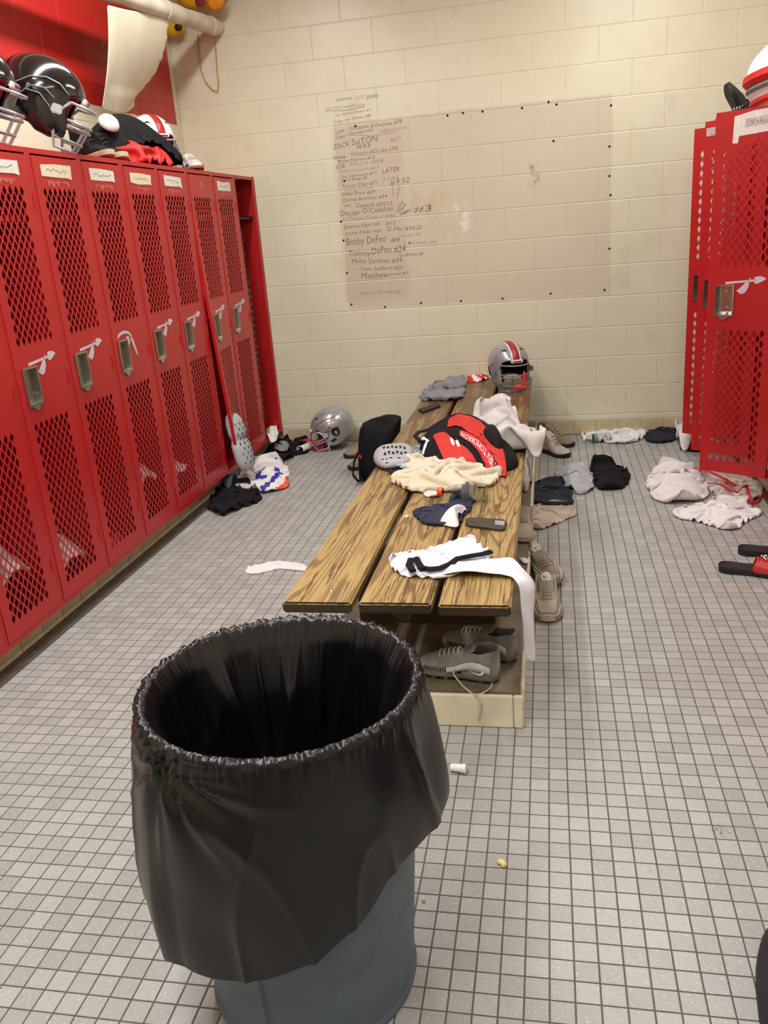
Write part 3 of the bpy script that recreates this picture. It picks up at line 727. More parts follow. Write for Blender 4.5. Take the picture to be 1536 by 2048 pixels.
def skirt(a, s, lump):
    hz = ang_interp(hemz, a); z = CH+.004-(CH-hz)*s
    fl = ang_interp(flare, a)
    r = can_r(min(z, CH))+.013+fl*(1-(1-s)**1.7)
    ca, sa = math.cos(a), math.sin(a)
    gather = lump*math.exp(-s*26)*1.1+.0008*math.exp(-s*5)*float(w2(ca*17, sa*17))
    # long soft creases running down from the rim and across the sheet
    c1 = ridge(float(w4(ca*5.5+z*2.2, sa*5.5, z*3.5))); c2 = ridge(float(w3(ca*3.2, sa*3.2+z*4, z*5)))
    broad = (.0065*c1**5+.0065*c2**6)*min(1, s*4)+.010*s*float(w3(ca*2.6, sa*2.6, z*3))+.002*float(w2(ca*9+z*12, sa*9, z*20))*min(1, s*3)
    # drawn and knotted corner on the camera side: creases fan out of one point under the rim
    da = (a-R_(-121)+PI) % (2*PI)-PI; dz = (CH-z)-.015
    rr = math.hypot(da*.27, dz); th = math.atan2(da*.27, dz+1e-6)
    fan = math.exp(-(rr/.15)**2)*min(1, rr/.015)
    rad = .0075*fan*(2*ridge(math.sin(th*4.5+.4))**1.5-.6)+.008*fan*math.sin(th*9+.4)+.006*math.exp(-(rr/.06)**2)*math.sin(da*70)*math.exp(-abs(dz)/.06)-.010*math.exp(-(rr/.03)**2)
    r = r+gather+broad+rad; zz = z+(.010*float(w1(ca*4, sa*4))+.003*float(w1(ca*15, sa*15)))*s**3
    r = max(r, can_r(min(zz, CH))+(.0095 if zz > .62 else .006))
    return Vector((CX+r*ca, CY+r*sa, zz))
for i in range(NA):
    a = 2*PI*i/NA; ca, sa = math.cos(a), math.sin(a); col = []
    lump = rimn[i]+rimj[i]
    for j in range(NS): col.append(skirt(a, (1-j/(NS-1))**1.25, lump))
    for q, (dr, dz) in enumerate(((.0115, .008), (.0095, .013), (.004, .016), (-.003, .016), (-.008, .011), (-.011, .004))):
        l2 = rimn[(i*3+q*17) % NA]*.9+nrng.normal()*.0017
        col.append(Vector((CX+(CR+dr+lump*.7+l2*.4)*ca, CY+(CR+dr+lump*.7+l2*.4)*sa, CH+dz+lump*.5+l2*.7)))
    for j in range(1, 40):
        t = j/39; z = CH-.004-t*(CH-.07); r = can_r(z)-.022
        f1 = ridge(float(w1(ca*5, sa*5, t*1.0))); f2 = ridge(float(w2(ca*13+.5*t, sa*13, t*2.2))); f3 = ridge(float(w4(ca*6+t*2, sa*6, t*9)))
        r = r-(.036*f1**1.6+.016*f2**2)*min(1, t*5)-.010*f3**4*min(1, t*4)-.012*t+lump*.5*math.exp(-t*12)
        col.append(Vector((CX+r*ca, CY+r*sa, z)))
    for j in range(1, 5):
        q = 1-j/5; col.append(Vector((CX+(CB-.07)*q*ca, CY+(CB-.07)*q*sa, .06+.01*float(w2(ca*q*6, sa*q*6)))))
    rows.append(col)
bagm = MB(); P = [[rows[i][j] for i in range(NA)] for j in range(len(rows[0]))]
bagm.grid(P, wrap=True)
bag = bagm.build('trash_bag', BAG, None, smooth='all')
tag(bag, 'black plastic bag turned over the rim of the grey trash can', 'trash bag')

# ================================================================== CLOTH ENGINE
def star(poly):
    """polar outline of a polygon round its centroid: returns centre and radius function"""
    P = np.array(poly, float)
    for _ in range(2):
        Q = np.empty((2*len(P), 2)); nx = np.roll(P, -1, 0); Q[0::2] = .75*P+.25*nx; Q[1::2] = .25*P+.75*nx; P = Q
    nx = np.roll(P, -1, 0); cr = P[:, 0]*nx[:, 1]-nx[:, 0]*P[:, 1]; A = cr.sum()/2
    c = ((P+nx)*cr[:, None]).sum(0)/(6*A)
    th = np.linspace(-PI, PI, 361); R = np.zeros(361)
    for k, t in enumerate(th):
        d = np.array([math.cos(t), math.sin(t)]); e = nx-P; w = P-c
        den = d[0]*e[:, 1]-d[1]*e[:, 0]; den = np.where(abs(den) < 1e-12, 1e-12, den)
        s = (w[:, 0]*e[:, 1]-w[:, 1]*e[:, 0])/den; u = (w[:, 0]*d[1]-w[:, 1]*d[0])/den
        ok = (u >= 0) & (u <= 1) & (s > 0); R[k] = s[ok].max() if ok.any() else 1e-3
    return c, (lambda t: np.interp(t, th, R))
def disc_map(N):
    g_ = np.linspace(-1, 1, N); A, B = np.meshgrid(g_, g_, indexing='ij')
    with np.errstate(divide='ignore', invalid='ignore'):
        r = np.where(abs(A) > abs(B), A, B); ph = np.where(abs(A) > abs(B), PI/4*B/np.where(A == 0, 1, A), PI/2-PI/4*A/np.where(B == 0, 1, B))
    X, Y = r*np.cos(ph), r*np.sin(ph)
    return np.hypot(X, Y), np.arctan2(Y, X)
def flat_support(z0): return lambda x, y: np.full_like(x, z0)
def bench_support(x, y):
    return np.where((x < -.110) & (x > -.806) & (y > 2.16), BZ, -.02)
def pbd(P, rest, support, steps=60, iters=4, bend=.5, edge_pin=.25, grav=.0006, thick=.003, P0=None):
    V = np.zeros_like(P); N = P.shape[0]
    sl = lambda a, b: (slice(a, b))
    sets = []
    def pairs(di, dj, m, stiff):
        I, J = np.meshgrid(np.arange(N), np.arange(N), indexing='ij')
        ok = (I+di < N) & (J+dj < N) & (J+dj >= 0)
        key = (I//max(di, 1)) % 2 if di else (J//dj) % 2
        for k in (0, 1):
            s = ok & (key == k); a = (I[s]*N+J[s]); b = ((I[s]+di)*N+(J[s]+dj)); sets.append((a, b, np.linalg.norm(rest.reshape(-1, 3)[a]-rest.reshape(-1, 3)[b], axis=1), stiff))
    pairs(1, 0, 2, 1.); pairs(0, 1, 2, 1.); pairs(1, 1, 2, .6); pairs(1, -1, 2, .6); pairs(2, 0, 2, bend); pairs(0, 2, 2, bend)
    p = P.reshape(-1, 3).copy(); v = np.zeros_like(p)
    edge = np.zeros((N, N), bool); edge[0] = edge[-1] = True; edge[:, 0] = edge[:, -1] = True; edge = edge.ravel()
    E0 = (P if P0 is None else P0).reshape(-1, 3)[edge]
    for st in range(steps):
        q = p+v*.90; q[:, 2] -= grav
        for it in range(iters):
            for a, b, L, k in sets:
                d = q[b]-q[a]; l = np.sqrt((d*d).sum(1))+1e-9; c = (.5*k*(l-L)/l)[:, None]*d
                q[a] += c; q[b] -= c
            if edge_pin: q[edge, :2] += (E0[:, :2]-q[edge, :2])*edge_pin
            z0 = support(q[:, 0], q[:, 1])+thick
            q[:, 2] = np.maximum(q[:, 2], z0)
        v = q-p; mx = .02; v = np.clip(v, -mx, mx); p = q
    return p.reshape(N, N, 3)
def cloth_grid(poly, z0, N=36, comp=1.3, dome=.02, seed=1, steps=55, bend=.4, support=None, amp=.012, freq=40, pin=.25, grav=.0006, thick=.003, sup_k=.55):
    """poly: outline in world xy; material surplus comp makes it buckle into folds"""
    c, Rf = star(poly); r, th = disc_map(N); rad = Rf(th)
    X = c[0]+r*rad*np.cos(th); Y = c[1]+r*rad*np.sin(th)
    w = Wn(seed, 8); w2_ = Wn(seed+50, 8)
    dm = dome*np.clip(1-r**2.2, 0, 1)*(1+.5*w2_(X, Y, 0, 11))
    Z = z0+thick+np.maximum(dm, 0)+amp*(.35+abs(w(X, Y, 0, freq)))*np.clip(1-r**6, .15, 1)
    P = np.stack([X, Y, Z], -1)
    sc = comp*(1+.12*w2_(X, Y, 0, 17)); F = np.stack([X, Y, np.full_like(X, z0)], -1)
    cc = np.array([c[0], c[1], z0]); rest = cc+(F-cc)*comp
    fl = flat_support(z0) if support is None else support
    if dome > .012:
        def sup(x, y, fl=fl):
            dx, dy = x-c[0], y-c[1]; rr = np.hypot(dx, dy)/np.maximum(Rf(np.arctan2(dy, dx)), 1e-4)
            return fl(x, y)+sup_k*dome*np.clip(1-rr**2, 0, 1)
    else: sup = fl
    return pbd(P, rest, sup, steps, 3, bend, pin, grav, thick)
def cloth_obj(name, P, mats, thick=.003, sub=1, facefn=None):
    mb = MB(); mb.grid([[tuple(q) for q in row] for row in P])
    me = mb.mesh(name, mats, 'all')
    if facefn:
        for pl in me.polygons: pl.material_index = facefn(pl.center)
    o = link(name, me); addmod(o, 'sub', sub)
    if thick: addmod(o, 'solid', thick, 0)
    return o
def pxpoly(pts, z): return [tuple(onz(u, v, z))[:2] for u, v in pts]
def cloth(name, label, cat, pts, z, mat, lift=.012, group=None, thick=.003, **kw):
    P = cloth_grid(pxpoly(pts, z+lift), z, thick=thick*.5+.0015, **kw)
    return tag(cloth_obj(name, P, mat, thick), label, cat, group)
# ================================================================== HELMETS
HRX, HRY, HRZ, HCZ = .118, .146, .125, .125
def hsurf(a, e, off=0.):
    """shell point; a = azimuth from the face (-y) towards +x, e = elevation, radians"""
    ce = math.cos(e); hz = ce if e >= 0 else ce**.42
    up = HRZ if e >= 0 else .155
    p = Vector(((HRX+off)*hz*math.sin(a), -(HRY+off)*hz*math.cos(a), HCZ+(up+off)*math.sin(e)))
    if abs(a) > 1.9 and e < 0: p.y -= .02*math.sin(-e)*(abs(a)-1.9)        # nape tucks in
    return p
def hlow(a):
    """lowest elevation of the shell at azimuth a (0 = face)"""
    d = abs(math.degrees((a+PI) % (2*PI)-PI))
    T = [(0, 14), (30, 13), (44, 8), (50, -8), (54, -30), (58, -46), (75, -50), (98, -46), (108, -38), (130, -36), (180, -38)]
    for (x0, y0), (x1, y1) in zip(T[:-1], T[1:]):
        if x0 <= d <= x1: return math.radians(y0+(y1-y0)*(d-x0)/(x1-x0))
    return math.radians(-38)
def helmet(name, label, shell, mask, loc, rot, pad=PADBLK, stripe=True, strap=HRED, side_logo=None, group=None, scale=1.):
    t = thing(name, label, 'helmet', loc, rot, group); t.scale = (scale,)*3
    NA_, NE = 96, 22
    az = [2*PI*i/NA_ for i in range(NA_)]
    P = []
    for j in range(NE+1):
        P.append([hsurf(a, PI/2-(PI/2-hlow(a))*(j/NE)) for a in az])
    mb = MB(); mb.grid(P[1:], wrap=True); top = len(mb.v); mb.v.append(tuple(P[0][0])); mb.f += [(top, i, (i+1) % NA_) for i in range(NA_)]; mb.mi += [0]*NA_
    mb.build('shell', shell, t, smooth='all', mods=[('solid', .006)])
    Q = [[hsurf(a, PI/2-(PI/2-max(hlow(a)+.02, -.75))*(j/NE), -.016) for a in az] for j in range(NE+1)]
    mb = MB(); mb.grid(Q[1:], wrap=True); top = len(mb.v); mb.v.append(tuple(Q[0][0])); mb.f += [(top, i, (i+1) % NA_) for i in range(NA_)]; mb.mi += [0]*NA_
    mb.build('padding', pad, t, smooth='all', mods=[('solid', .012)])
    def cpatch(pts, off=.0012): return [hsurf(math.radians(a), math.radians(e), off) for a, e in pts]
    for sgn in (1, -1):
        ear = [(88+11*math.cos(q), -14+11*math.sin(q)) for q in np.linspace(0, 2*PI, 14)[:-1]]
        MB().poly(cpatch([(sgn*a, e) for a, e in ear])).build('ear_hole', HOLE, t, smooth=False)
        MB().poly(cpatch([(sgn*a, e) for a, e in [(62, -6), (74, 3), (82, 2), (72, -8)]])).build('vent', HOLE, t, smooth=False)
        MB().poly(cpatch([(sgn*a, e) for a, e in [(28, 38), (34, 46), (44, 45), (52, 38), (43, 41), (36, 41)]])).build('vent', HOLE, t, smooth=False)
        MB().poly(cpatch([(sgn*a, e) for a, e in [(66, -30), (80, -26), (84, -34), (70, -38)]])).build('vent', HOLE, t, smooth=False)
        if strap:
            MB().tube([hsurf(sgn*R_(a), R_(e), .004) for a, e in ((100, -4), (84, -3), (70, -12), (60, -22))], .0055, 6, flat=.4).build('strap', strap, t)
    if shell is HBLACK:
        for sg in (1, -1):
            for pth in (((48, 10), (62, 20), (80, 22), (100, 14), (118, -2), (132, -22)), ((66, -2), (80, 6), (96, 2), (108, -12), (112, -28))):
                MB().tube([hsurf(sg*R_(a), R_(e), .0015) for a, e in pth], .006, 6, flat=.5).build('side_line', MASKG, t)
    if stripe:
        def band(x0, x1, off):
            G = []
            for j in range(26):
                e = R_(15)+(PI-R_(15)-R_(150))*0+ (R_(150)-R_(15))*j/25
                row = []
                for x in np.linspace(x0, x1, 4):
                    s = math.sqrt(max(0, 1-(x/HRX)**2)); row.append(Vector((x, -(HRY*s+off)*math.cos(e), HCZ+(HRZ*s+off)*math.sin(e))))
                G.append(row)
            return MB().grid(G)
        band(-.020, .020, .0015).build('stripe', HRED, t, mods=[('solid', .0008)])
        for a, b in ((-.029, -.0215), (.0215, .029)): band(a, b, .0013).build('stripe_edge', HWHITE, t, mods=[('solid', .0008)])
    MB().box((-.036, -.150, HCZ+.014), (.036, -.132, HCZ+.034), .004).build('front_bumper', HWHITE, t)
    MB().box((-.025, -.1512, HCZ+.020), (.025, -.1505, HCZ+.027)).build('bumper_lettering', HRED, t, smooth=False)
    # facemask
    def mp(ad, z, grow=0.):
        a = R_(ad); k = 1-.22*max(0, (.06-z))/.12
        return Vector(((.112+grow)*math.sin(a), -(.190*k+grow)*math.cos(a)+.012, z))
    bars = [[mp(a, .128) for a in np.linspace(-50, 50, 13)], [mp(a, .072-.0*abs(a)) for a in np.linspace(-62, 62, 15)], [mp(a, .056) for a in np.linspace(-62, 62, 15)],
            [mp(a, .010) for a in np.linspace(-58, 58, 13)], [mp(a, -.022) for a in np.linspace(-52, 52, 13)]]
    for s in (-1, 1):
        bars.append([mp(s*50, .128), mp(s*58, .10), mp(s*62, .064), mp(s*60, .03), mp(s*58, .010), mp(s*52, -.022)])
        bars.append([mp(s*20, .072), mp(s*20, .010), mp(s*19, -.022)])
        bars.append([hsurf(s*R_(57), R_(-14), .004), mp(s*62, .064)]); bars.append([hsurf(s*R_(60), R_(-34), .004), mp(s*58, .010)])
    for b in bars: MB().tube(b, .0048, 7).build('mask_bar', mask, t)
    for s in (-1, 1): MB().box((s*.112-.006, -.095, HCZ-.05), (s*.112+.012*s, -.06, HCZ-.02), .004).build('mask_clip', mask, t)
    return t

# ================================================================== SHOES
def planform(t, L, W):
    """half widths (inner, outer) of a shoe at t in 0..1 from heel to toe"""
    pts = [(0, .06), (.006, .26), (.02, .43), (.045, .57), (.08, .68), (.13, .74), (.22, .76), (.38, .72), (.52, .80), (.66, .96), (.76, 1.0), (.86, .90), (.94, .68), (.975, .46), (.992, .26), (1, .06)]
    for (a, x), (b, y) in zip(pts[:-1], pts[1:]):
        if a <= t <= b: return W/2*(x+(y-x)*(t-a)/(b-a))
    return W/2*.1
def shoe(name, label, loc, rot, upper, sole, trim, L=.29, W=.105, collar=.095, style='sneaker', tonguecol=None, lacecol=None, group=None, cat='shoe'):
    t = thing(name, label, cat, loc, rot, group)
    sh = .030 if style == 'sneaker' else .014
    if style == 'boot': sh = .026
    base = .012 if style == 'cleat' else 0.
    n = 26; ts = [i/(n-1) for i in range(n)]
    def hgt(s):
        T = [(0, collar*.92), (.06, collar), (.2, collar*.86), (.34, collar*.88), (.45, collar*.80), (.6, .074), (.78, .056), (.9, .044), (.97, .030), (1, .020)]
        for (a, x), (b, y) in zip(T[:-1], T[1:]):
            if a <= s <= b: return x+(y-x)*(s-a)/(b-a)
        return .02
    # upper: rows along the shoe, open at the ankle
    m = 19; G = []
    for s in ts:
        w = planform(s, L, W)*.94; h = hgt(s); y = -L*(s-.5)
        gap = 0. if s > .46 else (.62 if s > .05 else .62*s/.05)
        if .40 < s <= .46: gap *= (.46-s)/.06
        row = []
        for k in range(m):
            q = -1+2*k/(m-1); a = q*(1-gap*.42)*PI/2           # -90..90 deg over the instep
            ww = w*(math.cos(a)**.0 if False else 1)
            x = ww*math.sin(-a if False else a)
            side = abs(math.sin(a)); z = sh*.6+base+(h-sh*.6)*(math.cos(a)**.62 if math.cos(a) > 0 else 0)
            if gap > 0 and s < .42:                              # ankle wall rises steeply
                z = sh*.6+base+(h-sh*.6)*min(1, (1-abs(q)) * 2.2 + (0))**.8; x = w*(1 if q > 0 else -1)*(1-.26*(1-abs(q))**1.2) if abs(q) > 0 else 0
            row.append(Vector((x, y, z)))
        G.append(row)
    mb = MB()
    for i in range(n-1):
        for k in range(m-1):
            if ts[i] < .42 and ts[i] > .0 and abs(k-(m-2)/2) < 3: continue
            mb.add([G[i][k], G[i][k+1], G[i+1][k+1], G[i+1][k]], [(0, 1, 2, 3)])
    mb.add([G[0][k] for k in range(m)], [tuple(range(m))])
    me = mb.mesh('upper', upper, 'all'); bm = bmesh.new(); bm.from_mesh(me); bmesh.ops.remove_doubles(bm, verts=bm.verts[:], dist=.0006); bmesh.ops.recalc_face_normals(bm, faces=bm.faces[:]); bm.to_mesh(me); bm.free()
    link('upper', me, t, mods=[('solid', .004, -1), ('sub', 1)])
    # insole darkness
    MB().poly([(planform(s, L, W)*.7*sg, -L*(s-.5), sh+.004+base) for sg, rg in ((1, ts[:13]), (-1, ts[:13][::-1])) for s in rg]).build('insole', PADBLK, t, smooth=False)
    # sole
    ns = 40; top, bot, mid = [], [], []
    ring = [(planform(i/ns, L, W), i/ns, 1) for i in range(ns+1)]+[(planform(i/ns, L, W), i/ns, -1) for i in range(ns, -1, -1)]
    zt = lambda s: base+sh*(1.15 if s < .3 else (1.15-.35*(s-.3)/.7)) + (.012*max(0, (s-.85)/.15))
    zb = lambda s: base+(.0 if .08 < s < .75 else (.010*((s-.75)/.25)**1.5 if s >= .75 else .004*(.08-s)/.08))
    mb = MB(); R0 = [Vector((sg*w*.97, -L*(s-.5), zb(s))) for w, s, sg in ring]; R1 = [Vector((sg*w*1.05, -L*(s-.5), (zb(s)+zt(s))/2)) for w, s, sg in ring]; R2 = [Vector((sg*w*1.0, -L*(s-.5), zt(s))) for w, s, sg in ring]
    mb.grid([R0, R1, R2], wrap=True); k_ = len(ring); mb.f += [tuple(range(k_)), tuple(range(2*k_, 3*k_))]; mb.mi += [0, 0]
    mb.build('sole', sole, t)
    # tongue
    TG = []
    for j in range(9):
        s = .30+.22*j/8; z = hgt(.5)+base*0+.048*(1-j/8)**.8-.004; y = -L*(s-.5)+.012*(1-j/8)
        TG.append([Vector((x*(.030+.004*(1-j/8)), y, z-.010*abs(x)**2)) for x in np.linspace(-1, 1, 7)])
    MB().grid(TG).build('tongue', tonguecol or upper, t, smooth='all', mods=[('solid', .006), ('sub', 1)])
    if style == 'sneaker':
        c = Vector((0, -L*(.345-.5)+.002, hgt(.5)+.036))
        MB().lathe([(0, .003), (.019, .003), (.022, 0)], 18).xf(Matrix.Translation(c) @ Matrix.Rotation(math.radians(62), 4, 'X')).build('tongue_badge', HWHITE, t)
        sw = swoosh_pts(.022)
        MB().poly([Matrix.Translation(c) @ Matrix.Rotation(math.radians(62), 4, 'X') @ Vector((x-.011, y-.004, .0036)) for x, y in sw], (0, -.0004, .0004)).build('tongue_mark', HOLE, t, smooth=False)
    # laces
    lc = lacecol or LACE
    for j in range(5 if style != 'boot' else 4):
        s = .46+.055*j; z = hgt(s)+base*.9; w = planform(s, L, W)*.46; y = -L*(s-.5)
        MB().tube([(-w, y, z-.012), (-w*.8, y-.002, z-.001), (-w*.4, y-.004, z+.005), (w*.4, y-.004, z+.006), (w*.8, y-.002, z-.001), (w, y, z-.012)], .0034, 6).build('lace', lc, t)
    if style == 'sneaker':
        def side_at(s, lv):
            w = planform(s, L, W)*.94; h = hgt(s); z = sh*.6+(h-sh*.6)*lv
            if s < .42: q = 1-lv**(1/.8)/2.2; return w*(1-.26*(1-q)**1.2), z
            a = math.acos(min(1, lv**(1/.62))); return w*math.sin(a), z
        for lv, mt, rr in ((.30, trim, .0042), (.46, SNEAKL, .0034), (.62, trim, .0042), (.76, SNEAKL, .003)):
            path = []                                             # wavy piping running round the toe
            for sg, rg in ((1, np.linspace(.04, .985-.10*lv, 26)), (-1, np.linspace(.985-.10*lv, .04, 26))):
                for s in rg:
                    l2 = min(.92, max(.12, lv+.13*math.sin(s*8.5+.9))); x, z = side_at(s, l2); path.append((sg*(x+.0025), -L*(s-.5)-(.003 if s > .85 else 0), z+.0015))
            MB().tube(path, rr, 6).build('side_overlay', mt, t)
        for sg in (1, -1):
            MB().tube([(sg*planform(s, L, W)*1.05, -L*(s-.5), sh*.55) for s in np.linspace(.02, .97, 24)], .0035, 6).build('sole_groove', SNEAKD, t)
    if style == 'cleat':
        for (s, sg) in ((.08, .6), (.08, -.6), (.2, .7), (.2, -.7), (.6, .8), (.6, -.8), (.74, .8), (.74, -.8), (.86, .5), (.86, -.5)):
            w = planform(s, L, W)
            MB().lathe([(.0, 0), (.006, 0), (.010, .014), (.010, .018)], 8, center=(sg*w, -L*(s-.5), 0)).build('stud', sole, t)
        for sg in (1, -1):                                       # pale side panel and mark
            A = []
            for i in range(14):
                s = .08+.5*i/13; w = planform(s, L, W)
                A.append([Vector((sg*(w*.99+.002), -L*(s-.5), sh+base+.010+.012*math.sin(i*.3))), Vector((sg*(w*.97+.003), -L*(s-.5), sh+base+.022+.012*math.sin(i*.35))), Vector((sg*(w*.90+.004), -L*(s-.5), sh+base+.036+.014*math.sin(i*.35)))])
            MB().grid(A).build('side_panel', trim, t, mods=[('solid', .002, 0)])
            sw = swoosh_pts(.055)
            MB().poly([(sg*(planform(.22, L, W)+.0045), -L*(.14+x/L-.5), sh+base+.004+y) for x, y in sw], (sg*.001, 0, 0)).build('side_mark', HWHITE, t, smooth=False)
            for i in range(11):
                s = .60+.024*i; w = planform(s, L, W); MB().tube([(sg*(w*.97+.001), -L*(s-.5), sh+base+.006), (sg*(w*.90), -L*(s-.5), sh+base+.020)], .0013, 5).build('side_slit', HOLE, t)
    return t
def swoosh_pts(w):
    T = [(0, .42), (.06, .30), (.16, .16), (.30, .12), (.5, .2), (1, .52), (.6, .30), (.38, .26), (.24, .29), (.18, .36), (.15, .46), (.06, .55)]
    return [(x*w, y*w*.8) for x, y in T]
def slide(name, label, loc, rot, group):
    t = thing(name, label, 'slide', loc, rot, group); L, W = .285, .108
    ns = 40; ring = [(planform(i/ns, L, W), i/ns, 1) for i in range(ns+1)]+[(planform(i/ns, L, W), i/ns, -1) for i in range(ns, -1, -1)]
    zt = lambda s: .030-.010*math.sin(s*PI)**2*.4
    mb = MB(); R0 = [Vector((sg*w*.96, -L*(s-.5), 0)) for w, s, sg in ring]; R1 = [Vector((sg*w*1.02, -L*(s-.5), zt(s)*.6)) for w, s, sg in ring]; R2 = [Vector((sg*w, -L*(s-.5), zt(s))) for w, s, sg in ring]; R3 = [Vector((sg*w*.88, -L*(s-.5)*.98, zt(s)-.006)) for w, s, sg in ring]
    mb.grid([R0, R1, R2, R3], wrap=True); k_ = len(ring); mb.f += [tuple(range(k_)), tuple(range(3*k_, 4*k_))]; mb.mi += [0, 0]
    mb.build('footbed', RUBBLK, t)
    G = []
    for i in range(10):
        s = .46+.40*i/9; w = planform(s, L, W)*1.03; h = .062-.012*(i/9); y = -L*(s-.5)
        G.append([Vector((w*math.sin(a)*(1 if abs(math.sin(a)) < .99 else 1), y+.02*math.cos(a)*(-1 if i < 2 else .3), .012+h*max(0, math.cos(a))**.55)) for a in np.linspace(-PI/2, PI/2, 17)])
    MB().grid(G).build('strap', REDF_SL, t, smooth='all', mods=[('solid', .006), ('sub', 1)])
    lm = MB()                                                     # small pale emblem made of bars
    for i, (x, y, a, l) in enumerate([(-.018, .0, .5, .02), (-.006, .006, .9, .022), (.006, .004, -.4, .02), (.016, -.004, .2, .018), (-.008, -.012, -.2, .024), (.008, -.016, .1, .022), (0, .014, 0, .016)]):
        cx_, sx_ = math.cos(a), math.sin(a)
        lm.poly([(x+cx_*p*l/2-sx_*q*.0022, -L*.13+y+sx_*p*l/2+cx_*q*.0022, .0815-abs(x)*.25) for p, q in ((-1, -1), (1, -1), (1, 1), (-1, 1))], (0, 0, .0008))
    lm.build('strap_emblem', PAPER, t, smooth=False)
    return t
REDF_SL = M('red_slide_strap', (190, 40, 42), .45, var=.06)
# ------------------------------------------------------------------ domed soft goods laid on a surface
class Dome:
    def __init__(s, pts, z, H, lift=0., power=.5, seed=3, rough=.006):
        s.z, s.H, s.pw = z, H, power; s.c, s.R = star(pxpoly(pts, z+lift)); s.w = Wn(seed, 8); s.rg = rough
    def h(s, x, y):
        dx, dy = x-s.c[0], y-s.c[1]; r = np.hypot(dx, dy)/np.maximum(s.R(np.arctan2(dy, dx)), 1e-4)
        return s.z+.002+s.H*np.clip(1-r**2, 0, 1)**s.pw+s.rg*s.w(x, y, 0, 34)*np.clip(1-r**4, 0, 1)+s.rg*.5*abs(s.w(x, y, 0, 80))*np.clip(1-r**4, 0, 1)
    def patch(s, pts_xy, off=.003, N=26):
        c, Rf = star(pts_xy); r, th = disc_map(N); X = c[0]+r*Rf(th)*np.cos(th); Y = c[1]+r*Rf(th)*np.sin(th)
        return np.stack([X, Y, s.h(X, Y)+off], -1)
    def body(s, N=56):
        r, th = disc_map(N); r = np.sin(r*PI/2)**1.0; X = s.c[0]+r*s.R(th)*np.cos(th); Y = s.c[1]+r*s.R(th)*np.sin(th)
        return np.stack([X, Y, s.h(X, Y)], -1)
def soft(name, P, mat, parent=None, thick=.003, sub=0):
    mb = MB(); mb.grid([[tuple(q) for q in row] for row in P]); o = mb.build(name, mat, None, smooth='all')
    if sub: addmod(o, 'sub', sub)
    if thick: addmod(o, 'solid', thick, 1 if name != 'body' else 0)
    return wparent(o, parent) if parent is not None else o
# ================================================================== ON THE BENCH
helmet('football_helmet', 'silver football helmet with red and white stripe on the bench end', HSILVER, MASKG, (-.262, 5.56, BZ+.027), (0, 0, R_(24)), scale=1.1)
hm_ = MB(); q0 = Vector((-.20, 5.355, BZ))
MB().tube([q0+Vector(v) for v in ((.045, .05, .125), (.05, .012, .11), (.045, .0, .06), (.05, -.005, .035), (.02, -.012, .045), (-.01, -.012, .04), (-.025, -.01, .02))], [.007, .010, .012, .013, .013, .012, .008], 8, flat=.55).build('mouthguard_strap', REDF)
tag(bpy.data.objects['mouthguard_strap'], 'bright red mouthguard hanging in the bars of the bench helmet', 'mouthguard')
cloth('shirt', 'crumpled grey shirt on the far end of the bench', 'shirt', [(840, 798), (848, 778), (880, 770), (915, 760), (930, 770), (930, 788), (905, 799), (870, 799)], BZ, GREYF, comp=1.45, dome=.03, seed=4)
cloth('lanyard_cloth', 'red and white patterned cloth behind the bench helmet', 'cloth', [(928, 760), (945, 750), (975, 745), (980, 755), (950, 763)], BZ, REDF, comp=1.3, seed=9, N=20)
bpy.data.objects['lanyard_cloth'].data.materials.append(WHITEF)
for pl in bpy.data.objects['lanyard_cloth'].data.polygons: pl.material_index = 1 if (pl.index//3) % 3 == 0 else 0
def px_box(name, label, cat, pts, z, h, mat, bev=.003):
    P = [onz(u, v, z+h) for u, v in pts]; mb = MB(); n_ = len(P)
    mb.poly([Vector((p.x, p.y, z+.0005)) for p in P], (0, 0, h)); o = mb.build(name, mat, None); addmod(o, 'bevel', bev); return tag(o, label, cat)
px_box('phone_wallet', 'small black phone lying by the grey shirt', 'phone', [(836, 818), (878, 804), (881, 811), (845, 823)], BZ, .012, RUBBLK)
cloth('rolled_sock', 'small balled white sock in front of the bench helmet', 'sock', [(978, 796), (988, 790), (1005, 787), (1020, 792), (1022, 801), (1005, 808), (990, 802)], BZ, WHITEF, comp=1.2, dome=.04, seed=2, N=24, amp=.004)
cloth('towel', 'white and grey towel heap behind the red backpack, hanging over the bench edge', 'towel', [(957, 838), (960, 820), (985, 811), (1015, 812), (1035, 832), (1045, 852), (1075, 872), (1082, 888), (1078, 900), (1050, 893), (1010, 893), (975, 885)], BZ, LGREYF, lift=.045, comp=1.5, dome=.085, seed=14, N=48, bend=.5, freq=30, amp=.03, thick=.007)
hg = []
for j in range(14):
    s = j/13
    hg.append([Vector((-.112+.018*math.sin(min(1, s*3)*PI/2)+.006*math.sin(k*1.3+s*4), onz(1068, 893, BZ).y-.16+.02*s+.26*(k/11)*(1-.35*s), BZ+.022-.13*s-.015*math.sin(k*.9))) for k in range(12)])
cloth_t = MB().grid(hg).build('towel_corner', LGREYF, None, smooth='all', mods=[('sub', 1), ('solid', .006)])
wparent(cloth_t, bpy.data.objects['towel'])
